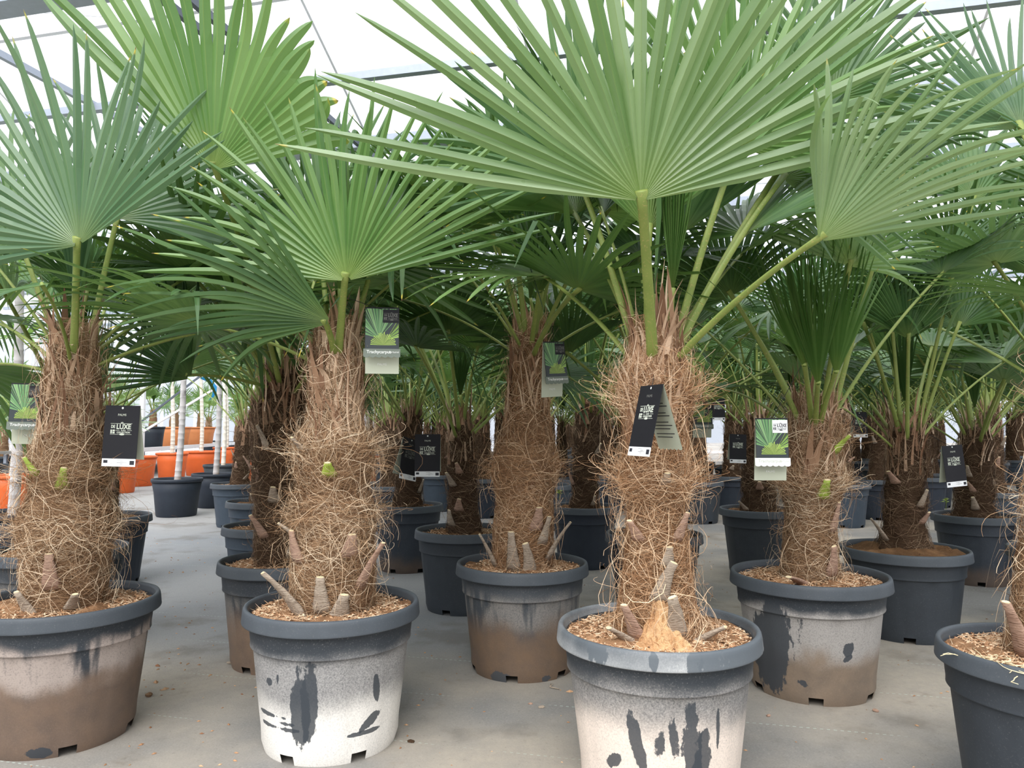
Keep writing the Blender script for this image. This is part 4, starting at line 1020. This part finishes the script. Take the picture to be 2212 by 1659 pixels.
# bench with white edge and pots on it
b0, b1 = on_plane(255, 975, .5), on_plane(548, 955, .5)
bench = tag(empty('plant_bench', (b0[0], b0[1], 0)), 'low plant bench with a white edge rail, behind the orange pots', 'bench')
bd = b1 - b0; dirb = unit(bd); nrm = np.array([-dirb[1], dirb[0], 0]); nrm = nrm if nrm[0] < 0 else -nrm
mb = MB(); mb.beam((0, 0, .5), tuple(bd + [0, 0, .5]), .04, .07); add('edge_rail', mb.mesh('edge_rail', 'white_paint'), bench)
mb = MB(); mb._put([(0, 0, .5), bd + [0, 0, .5], bd + nrm * 2.0 + [0, 0, .5], nrm * 2.0 + [0, 0, .5], (0, 0, .46), bd + [0, 0, .46], bd + nrm * 2.0 + [0, 0, .46], nrm * 2.0 + [0, 0, .46]],
                   [(0, 1, 2, 3), (7, 6, 5, 4), (0, 4, 5, 1), (2, 6, 7, 3), (1, 5, 6, 2), (3, 7, 4, 0)]); add('bench_top', mb.mesh('bench_top', 'ground'), bench)
for k in (0.02, .35, .68, .98):
    for s in (.1, 1.9):
        q = bd * k + nrm * s; mb = MB(); mb.beam((q[0], q[1], 0), (q[0], q[1], .47), .05, .05); add('leg', mb.mesh('leg', 'steel'), bench)
for i, (px, py, w, mat) in enumerate(((378, 937, 66, 'terracotta'), (432, 944, 64, 'terracotta'), (330, 932, 50, 'pot_dark'), (372, 925, 60, 'terracotta'))):
    h = .42; y = (16.1, 17.7, 14.6, 18.6)[i]; q = at(px, py, y); D = w * y / F
    root = tag(empty('potted_palm', (q[0], q[1], .5)), ['small palm in a pale terracotta pot on the white-edged bench', 'small shaggy palm in a banded terracotta pot on the bench edge', 'small palm in a black pot on the white-edged bench', 'small palm in the rearmost terracotta pot on the bench'][i], 'potted palm', 'pots on the bench')
    a, b = simple_pot(D, h, mat); r_ = add('pot', a, root); add('rim', b, r_)
    g = np.random.default_rng(500 + i); add('soil', soil_mesh(g, D * .45, h - .03, 'soil_dark', .02, .06, 24, 6), root)
    T = Trunk(h - .04, h + .35, [(0, .09), (1, .06)]); add('trunk', trunk_mesh(g, T, 'bark', 14, 12), root)
    random_crown(g, root, T, 8, [FRESH, MID], R=(.35, .45), pl=(.25, .45), nseg=20, nl=4)
# white frame with braces beside the bench
fr = tag(empty('door_frame', (0, 0, 0)), 'white steel frame post with a white and a dark diagonal brace', 'frame')
def seg_part(name, a, b, w, mat):
    mb = MB(); mb.beam(a, b, w, w); add(name, mb.mesh(name, mat), fr)
yb = 12.6
pb = on_plane(303, 1050, 0.0); q0 = at(303, 1046, yb); seg_part('post', (q0[0], yb, 0), (q0[0], yb, EAVE), .07, 'white_paint')
seg_part('brace', at(306, 934, yb), at(640, 735, yb), .035, 'white_paint'); seg_part('brace', at(303, 912, yb - .06), at(520, 745, yb - .06), .03, 'steel_dark')
q1 = at(640, 735, yb); seg_part('post', (q1[0], yb, 0), (q1[0], yb, EAVE), .07, 'white_paint')
# ribbons
rb = MB(); pts = [at(436, 815, 7.2), at(452, 822, 7.2), at(464, 838, 7.2), at(462, 852, 7.2), at(455, 862, 7.2)]
rb._put(np.vstack([np.array(pts) - [0.018, 0, .012], np.array(pts) + [.018, 0.01, .012]]), [(i, i + 1, 6 + i, 5 + i) for i in range(4)])
tag(add('ribbon', rb.mesh('ribbon', 'blue_ribbon', True)), 'short bright blue ribbon tied to a grey cane', 'ribbon')
rd = MB(); c4 = at(28, 863, 4.42); rd.tube([(c4[0] + .036 * math.cos(a), on_plane(28, 1105, .39)[1] + .036 * math.sin(a), c4[2] + .004 * math.sin(a)) for a in np.linspace(0, 6.28, 14)], .006, 6)
tag(add('ribbon', rd.mesh('ribbon', 'red_ribbon', True)), 'red tape wound round the thick grey cane', 'ribbon')

# ------------------------------------------------------------------ hanging plant tags
TW, TH = .100, .166
def text_mesh(s, size, mat, bold=0.0, ax='CENTER'):
    cu = bpy.data.curves.new('lettering', 'FONT'); cu.body = s; cu.size = size; cu.align_x = ax; cu.align_y = 'CENTER'; cu.offset = bold; cu.extrude = .00012; cu.resolution_u = 2
    ob = bpy.data.objects.new('lettering', cu); COL.objects.link(ob)
    dg = bpy.context.evaluated_depsgraph_get(); dg.update()
    me = bpy.data.meshes.new_from_object(ob.evaluated_get(dg)); bpy.data.objects.remove(ob); bpy.data.curves.remove(cu)
    me.materials.clear(); me.materials.append(M[mat]); me.name = 'lettering'
    return me
TXT = {}
def lettering(s, size, mat, parent, x, z, y=-.0006, bold=0.0, sx=1.0, yaw=0.0):
    k = (s, size, mat, bold)
    if k not in TXT: TXT[k] = text_mesh(s, size, mat, bold)
    o = add('lettering', TXT[k], parent); o.location = (x, y, z); o.rotation_euler = (math.pi / 2, 0, yaw); o.scale = (sx, 1, 1)
    return o
def card_mesh(name, w, z0, z1, mat, scallop=False, th=.0008):
    mb = MB()
    if not scallop: mb.box((-w / 2, -th / 2, z0), (w / 2, th / 2, z1))
    else:
        n = 36; xs = np.linspace(-w / 2, w / 2, n + 1); zb = z0 + .0035 * np.abs(np.sin((xs / w + .5) * math.pi * 6)) ** .7 * -1 + .0035
        v = [(x, y, z) for y in (-th / 2, th / 2) for x, zz in zip(xs, zb) for z in (zz, z1)]
        m = (n + 1) * 2; q = []
        for i in range(n): q += [(2 * i, 2 * i + 2, 2 * i + 3, 2 * i + 1), (m + 2 * i + 1, m + 2 * i + 3, m + 2 * i + 2, m + 2 * i), (2 * i, m + 2 * i, m + 2 * i + 2, 2 * i + 2)]
        mb._put(v, q)
    return mb.mesh(name, mat)
def logo(parent, mat, x, z, s, y=-.0006):
    """crowned two-block badge with LUXE PLANT COLLECTION lines"""
    lettering('LUXE', .0195 * s, mat, parent, x + .0085 * s, z + .0035 * s, y, .0006 * s, .95)
    lettering('COLLECTION', .0066 * s, mat, parent, x + .0085 * s, z - .0125 * s, y, .0002 * s, 1.0)
    lettering('PLANT', .0048 * s, mat, parent, x + .0085 * s, z - .0068 * s, y, .0001 * s, 1.0)
    lettering('DE', .0125 * s, mat, parent, x - .024 * s, z + .004 * s, y, .0004 * s, .8)
    mb = MB(); e = .00012
    def rect(x0, x1, z0, z1): mb.box((x + x0 * s, y - e, z + z0 * s), (x + x1 * s, y + e, z + z1 * s))
    rect(-.032, .034, .0128, .0138); rect(-.016, -.003, -.0072, -.0063); rect(.02, .034, -.0072, -.0063); rect(-.032, -.005, -.0182, -.0174); rect(.014, .034, -.0182, -.0174)
    rect(-.031, -.0265, -.0155, -.0045); rect(-.0245, -.018, -.0155, -.0105); rect(-.0245, -.018, -.0090, -.0045)
    mb.poly([(x + s * (.0045 + .0085 * math.cos(a)), y - e, z + s * (-.0178 + .0026 * math.sin(a))) for a in np.linspace(0, 6.283, 13)[:-1]])
    for k in (-1, 0, 1): mb.poly([(x + s * (.003 + k * .0028 - .0016), y - e, z + .0142 * s), (x + s * (.003 + k * .0028 + .0016), y - e, z + .0142 * s), (x + s * (.003 + k * .0032), y - e, z + s * (.019 if k == 0 else .0175))])
    add('badge', mb.mesh('badge', mat), parent)
def black_face(parent, dim=False):
    c = add('card', card_mesh('card', TW, -TH + .02, 0, 'card_black'), parent)
    w = add('label_strip', card_mesh('label_strip', TW * .97, -TH, -TH + .021, 'card_white', th=.0012), parent)
    mb = MB(); mb.box((-.044, -.0008, -TH + .009), (-.032, -.0005, -TH + .017))
    for i in range(4): mb.box((-.005 + .009 * (i % 2), -.0008, -TH + .017 - .0035 * i), (.012 + .006 * (i % 3), -.0008 + .0002, -TH + .0176 - .0035 * i))
    mb.box((.032, -.0008, -TH + .005), (.045, -.0005, -TH + .016)); add('barcode', mb.mesh('barcode', 'print_dark'), w)
    lettering('PALMS', .0085, 'print_dim' if dim else 'print_sage', c, 0, -.026)
    logo(c, 'print_dim' if dim == 2 else 'print_sage', -.001, -.062, .95)
    m2 = MB(); m2.poly([(.003 * math.cos(a), -.0006, -.007 + .003 * math.sin(a)) for a in np.linspace(0, 6.283, 9)[:-1]]); add('hole', m2.mesh('hole', 'print_white'), c)
PRINT = None
def print_mesh():
    """flat print of fan leaves on the card"""
    global PRINT
    if PRINT: return PRINT
    r = np.random.default_rng(8); mb = MB(); y = -.00065; x0, x1, zt_, zb = -.046, .046, -.004, -.118
    mb.poly([(x0, -.0005, zt_), (x1, -.0005, zt_), (x1, -.0005, zb), (x0, -.0005, zb)], (.03, .04, .045))
    def clip(p): return (min(max(p[0], x0), x1), p[1], min(max(p[2], zb), zt_))
    def rayfan(cx, cz, a0, a1, n, R, colf, yy, hw=.40):
        for i in range(n):
            a = math.radians(a0 + (a1 - a0) * (i + .5) / n); h = math.radians((a1 - a0) / n) * hw; L = R * r.uniform(.85, 1.05)
            for sgn, k in ((-1, .0), (1, .35)):
                p = [(cx, yy, cz), (cx + L * math.cos(a + sgn * h), yy, cz + L * math.sin(a + sgn * h)), (cx + L * math.cos(a), yy, cz + L * math.sin(a))]
                mb.poly([clip(q) for q in p], colf(r.random() * .7 + k))
    rayfan(-.008, -.088, 38, 175, 26, .11, lambda k: (.06 + .22 * k, .20 + .28 * k, .07 + .14 * k), y)
    rayfan(.012, -.092, 5, 62, 10, .07, lambda k: (.10 + .30 * k, .26 + .32 * k, .04 + .1 * k), y - .00003)
    rayfan(.004, -.108, 0, 180, 22, .036, lambda k: (.26 + .26 * k, .42 + .26 * k, .05 + .10 * k), y - .00006, .26)
    PRINT = mb.mesh('printed_palm', 'print', False, True); return PRINT
def picture_face(parent, bright=False):  # bright: sun glare painted as a white band and badge panel
    c = add('card', card_mesh('card', TW * .94, -.125, 0, 'card_black'), parent); add('printed_palm', print_mesh(), c)
    b = add('name_band', card_mesh('name_band', TW * 1.02, -.143, -.118, 'card_white' if bright else 'card_band', True, .0016), parent)
    lettering('Trachycarpus', .0125, 'print_sage' if bright else 'print_white', b, -.008, -.127, -.0011, .0002); lettering('fortunei', .0085, 'print_sage' if bright else 'print_white', b, .034, -.127, -.0011)
    bx = MB(); bx.box((.002, -.0011, -.044), (.046, -.0008, -.006)); q = add('badge_panel', bx.mesh('badge_panel', 'card_white' if bright else 'card_black'), c); logo(q, 'print_dark' if bright else 'print_dim', .024, -.025, .62, -.0013)
    return c
def back_panel(parent, rx, face='pale'):
    """the second leaf of the folded card, hinged along the top edge"""
    e = empty('back_panel'); e.parent = parent; e.rotation_euler = (rx, 0, 0)
    return e
def hang(root, L=.12, dx=0.0, dy=.05):
    mb = MB(); mb.tube([(0, 0, -.006), (dx * .3, dy * .3, L * .5), (dx, dy, L)], .0009, 5); add('string', mb.mesh('string', 'string'), root)
def tag_root(px, py, y, yaw, roll, pitch, label, s=1.0):
    q = at(px, py, y); o = tag(empty('plant_tag', q), label, 'plant tag', 'hanging plant tags'); o.rotation_euler = (pitch, roll, yaw); o.scale = (s, s, s); return o
def black_tag(px, py, y, yaw, roll, label, s=1.0, dim=0, L=.1, dy=.06):
    o = tag_root(px, py, y, math.radians(yaw), math.radians(roll), math.radians(-3), label, s); black_face(o, dim)
    mb = MB(); mb._put([(-TW / 2, 0.0008, 0), (TW / 2, .0008, 0), (TW / 2, .036, -TH + .02), (-TW / 2, .036, -TH + .02), (-TW / 2, .0018, 0), (TW / 2, .0018, 0), (TW / 2, .037, -TH + .02), (-TW / 2, .037, -TH + .02)],
                       [(0, 3, 2, 1), (4, 5, 6, 7), (0, 4, 7, 3), (1, 2, 6, 5), (3, 7, 6, 2)]); add('back_panel', mb.mesh('back_panel', 'card_pale'), o)
    hang(o, L, 0, dy); return o
def pic_tag(px, py, y, yaw, roll, label, s=1.0, bright=False, L=.1, dy=.05):
    o = tag_root(px, py, y, math.radians(yaw), math.radians(roll), math.radians(-3), label, s); picture_face(o, bright)
    mb = MB(); w = TW * .94 / 2; zb = -TH - .018
    mb._put([(-w, .0008, 0), (w, .0008, 0), (w, .034, zb), (-w, .034, zb), (-w, .0018, 0), (w, .0018, 0), (w, .035, zb), (-w, .035, zb)], [(0, 3, 2, 1), (4, 5, 6, 7), (0, 4, 7, 3), (1, 2, 6, 5), (3, 7, 6, 2)])
    b = add('back_panel', mb.mesh('back_panel', 'card_pale'), o); l = lettering('PALMS', .009, 'print_white', b, 0, -.158, .0285); l.rotation_euler = (math.pi / 2 + .17, 0, 0)
    hang(o, L, 0, dy); return o
pic_tag(826, 664, 2.11, 8, 0, 'palm picture tag hanging beside the crown of the lime-potted palm', 1.02, L=.10, dy=.08)
black_tag(266, 876, 2.15, -6, 1, 'black tag with white lettering hung against the bushy matted trunk', 1.06, L=.08, dy=.05)
black_tag(924, 938, 3.5, 0, 0, 'black tag turned square to the aisle, hung between two slim trunks', 1.2, L=.12, dy=.04)
black_tag(890, 948, 3.6, 55, 12, 'black tag seen almost edge-on behind another black tag', 1.2, dim=2, L=.1, dy=.02)
pic_tag(1196, 738, 2.48, 38, -4, 'palm picture tag turned sideways on the ragged bulging trunk', 1.0, L=.06, dy=.06)
pic_tag(1666, 903, 2.2, -4, 0, 'palm picture tag with sun glare painted as a glaring white band beside the half-folded palm', 1.0, bright=True, L=.1, dy=.08)
black_tag(1594, 938, 4.42, 4, 2, 'black tag over the rim of the cone-footed palm', 1.03, dim=1, L=.12, dy=.04)
black_tag(1551, 861, 7.7, -4, 0, 'small black tag next to a green picture tag', 1.36, dim=1, L=.12, dy=.04)
pic_tag(1518, 866, 3.75, 0, 0, 'green picture tag half hidden by the fibres of the peat-spilled trunk', 1.0, L=.12, dy=.04)
black_tag(1856, 890, 4.62, 4, 0, 'black tag in front of the rear trunk behind the half-folded palm', .95, dim=1, L=.12, dy=.04)
black_tag(2056, 962, 3.15, 14, -4, 'black tag hung tilted in front of the squat trunk with the weed seedling', 1.05, L=.1, dy=.1)
pic_tag(62, 828, 2.26, 12, 1, 'palm picture tag on the aisle-far side of the bushy matted trunk', 1.0, L=.08, dy=.05)
# folded tag seen from the side
o = tag_root(1408, 832, 1.70, math.radians(-70), math.radians(0), 0, 'folded tag open like a tent, one leaf black, one pale green')
fa = empty('front_leaf'); fa.parent = o; fa.rotation_euler = (math.radians(-13), 0, 0); black_face(fa, 1)
fb = empty('rear_leaf'); fb.parent = o; fb.rotation_euler = (math.radians(18), 0, 0)
c = add('card', card_mesh('card', TW, -TH + .01, 0, 'card_pale', True), fb)
mb = MB()
for k, zz in enumerate((-.045, -.052, -.068, -.075, -.09, -.098, -.106, -.118, -.126)): mb.box((-.04, -.0008, zz), (.025 + .012 * (k % 2), -.0005, zz + .0018))
add('care_text', mb.mesh('care_text', 'print_dark'), c); hang(o, .09, 0, .02)

# ------------------------------------------------------------------ bits lying on the cloth, weeds
rng = np.random.default_rng(77)
def clump(px, py, s, mat, label, name='bark_piece', flat=.5, group=None):
    q = on_plane(px, py, 0); pts = []; mb = MB(); n = 8
    for lv, (k, z) in enumerate(((.75, 0), (1, .35), (.8, .8), (.25, 1.0))):
        pts.append([(s * k * rng.uniform(.8, 1.2) * math.cos(a), .7 * s * k * rng.uniform(.8, 1.2) * math.sin(a), z * s * flat * rng.uniform(.85, 1.1)) for a in np.arange(n) * 6.283 / n])
    v = [p for r in pts for p in r]; qd = [(i * n + j, i * n + (j + 1) % n, (i + 1) * n + (j + 1) % n, (i + 1) * n + j) for i in range(3) for j in range(n)]
    mb._put(v + [(0, 0, s * flat)], qd, [(24 + j, 24 + (j + 1) % n, 32) for j in range(n)])
    o = add(name, mb.mesh(name, mat)); o.location = (q[0], q[1], 0); o.rotation_euler = (0, 0, rng.uniform(0, 6)); tag(o, label, 'debris', group); return o
clump(322, 1503, .018, 'bark', 'brown bark piece on the cloth beside the mud-streaked pot')
clump(1169, 1528, .013, 'stub', 'pale grey flake on the cloth between the front pots', 'stone_flake', .3)
clump(1146, 1521, .008, 'stub_pink', 'small pinkish stone on the cloth between the front pots', 'pebble', .6)
clump(1892, 1537, .011, 'stub_pink', 'pale pebble beside the dusty grey pot', 'pebble', .7)
clump(888, 1602, .014, 'bark_dark', 'dark damp flake near the lime-stained pot', 'bark_piece', .25)
clump(495, 1433, .013, 'stub', 'pale chip at the foot of the brown-footed pot', 'stone_flake', .5)
clump(1660, 1547, .009, 'stub_pink', 'tan pebble in the shade of the dusty grey pot', 'pebble', .6)
tw = MB(); a, b, c = on_plane(1190, 1480, 0), on_plane(1188, 1487, 0), on_plane(1208, 1491, 0); tw.tube([a + [0, 0, .004], b + [0, 0, .005], c + [0, 0, .004]], [.0018, .002, .0014], 6); tw.tube([b + [0, 0, .005], b + [.012, .03, .006]], [.0014, .0009], 5)
tag(add('twig', tw.mesh('twig', 'stub', True)), 'thin forked tan twig on the cloth by the mud-caked pot', 'twig')
N = 4200
cx, cy = rng.uniform(-4.5, 2.4, N), rng.uniform(1.5, 6.2, N); keep = (rng.random(N) < .4) | (np.abs(cx + 1.15 + .05 * rng.normal(size=N)) < .45)
for o_ in [o for o in bpy.data.objects if o.name.startswith(('potted_palm', 'potted_cane'))]: keep &= np.hypot(cx - o_.location[0], cy - o_.location[1]) > .215
cx, cy = cx[keep], cy[keep]; N = len(cx); s = rng.uniform(.0012, .0055, N) * np.where(rng.random(N) < .08, 2.2, 1); th = rng.uniform(0, 6.3, N)
c = np.stack([cx, cy, np.full(N, .0008)], -1); d = np.stack([np.cos(th), np.sin(th), 0 * th], -1) * s[:, None] * 1.6; e = np.stack([-np.sin(th), np.cos(th), 0 * th], -1) * s[:, None] * .8
V = np.stack([c - d, c + e, c + d, c - e, c + np.array([0, 0, 1.0]) * s[:, None] * .7], 1); b = np.arange(N)[:, None] * 5
Tt = np.concatenate([b + np.array([[0, 1, 4]]), b + np.array([[1, 2, 4]]), b + np.array([[2, 3, 4]]), b + np.array([[3, 0, 4]])]); sg = np.zeros((N, 5, 3)); sg[..., 1] = rng.uniform(0, .7, N)[:, None]
tag(add('peat_crumbs', np_mesh('peat_crumbs', V.reshape(-1, 3), None, 'chips', sg.reshape(-1, 3), False, Tt)), 'brown peat crumbs scattered over the ground cloth', 'crumbs', kind='stuff')

def weed(px, py, y, label, s=1.0):
    q = at(px, py, y); root = tag(empty('weed_seedling', q), label, 'weed'); root.scale = (s, s, s); g = np.random.default_rng(int(px))
    st = MB(); st.tube([(0, 0, -.02), (.003, 0, .01), (0, 0, .035)], [.0018, .0015, .001], 5); add('stem', st.mesh('stem', 'stub_green', True), root)
    for i in range(9):
        a = i * 2.4; e = g.uniform(.1, .8); l = g.uniform(.02, .034); d = np.array([math.cos(a) * math.cos(e), math.sin(a) * math.cos(e), math.sin(e)]); sd = np.array([-math.sin(a), math.cos(a), 0])
        b = np.array([0, 0, .012 + .0025 * i]); m = MB(); m._put([b, b + d * l * .5 + sd * l * .28, b + d * l - [0, 0, l * .2], b + d * l * .5 - sd * l * .28, b + d * l * .5 + [0, 0, .002]], (), [(0, 1, 4), (1, 2, 4), (2, 3, 4), (3, 0, 4)])
        add('leaf', m.mesh('leaf', 'stub_green'), root)
M2 = on_plane(2045, 1098, PH)
weed(2043, 1092, M2[1], 'bright green weed seedling in the soil beside the squat trunk', 1.2)
K2 = on_plane(1210, 1075, PH)
weed(1208, 1072, K2[1] - .1, 'pale weed seedling at the foot of the bell-shaped trunk', 1.1)

# ------------------------------------------------------------------ tie every tag string to a stalk or the trunk of its plant
bpy.context.view_layer.update()
OWN = {'crown of the lime-potted': 'pale lime-stained pot', 'lettering hung against': 'bushy matted trunk in', 'square to the aisle': 'green cut stalk', 'almost edge-on': 'green cut stalk', 'sideways on the ragged': 'ragged bulging trunk in',
       'glaring white band': 'half-folded upright', 'rim of the cone-footed': 'cone-shaped trunk foot', 'next to a green picture': 'small black tag over its rim', 'half hidden by the fibres': 'hidden behind the trunk with the folded',
       'behind the half-folded palm': None, 'hung tilted': 'slim bare-flanked', 'aisle-far side': 'bushy matted trunk in', 'like a tent': 'orange peat spilled'}
stalks = [(o, o.parent if o.parent.parent is None else o.parent.parent) for o in bpy.data.objects if o.name.split('.')[0] in ('petiole', 'trunk')]
for t_ in [o for o in bpy.data.objects if o.name.split('.')[0] == 'plant_tag']:
    own = [v for k, v in OWN.items() if k in t_['label']][0]
    st_ = [c for c in t_.children if c.name.split('.')[0] == 'string'][0]
    hole = np.array(t_.matrix_world @ Vector((0, 0, -.006))); best = None
    for o, pl_ in stalks:
        if own and own not in pl_['label']: continue
        if np.hypot(pl_.location[0] - hole[0], pl_.location[1] - hole[1]) > 1.6: continue
        for zz in (.03, .07, .12, .18, .25):
            ok, loc, nn, _ = o.closest_point_on_mesh(o.matrix_world.inverted() @ Vector(hole + [0, .02, zz]))
            if not ok: continue
            q = np.array(o.matrix_world @ loc)
            if q[2] < hole[2] + .015: continue
            L_ = np.linalg.norm(q - hole); cost = L_ + 0.8 * abs(q[0] - hole[0])
            if best is None or cost < best[0]: best = (cost, q - np.array(nn) * .004, L_, o.name, q - hole)
    e_ = np.array(t_.matrix_world.inverted() @ Vector(best[1])); mb = MB()
    mb.tube([(0, 0, -.006), e_ * .5 + [0, 0, -.004], e_], .0009, 5); st_.data = mb.mesh('string', 'string')
    print('STRING', t_['label'], round(float(best[2]), 3), best[3], [round(float(x), 2) for x in best[4]])
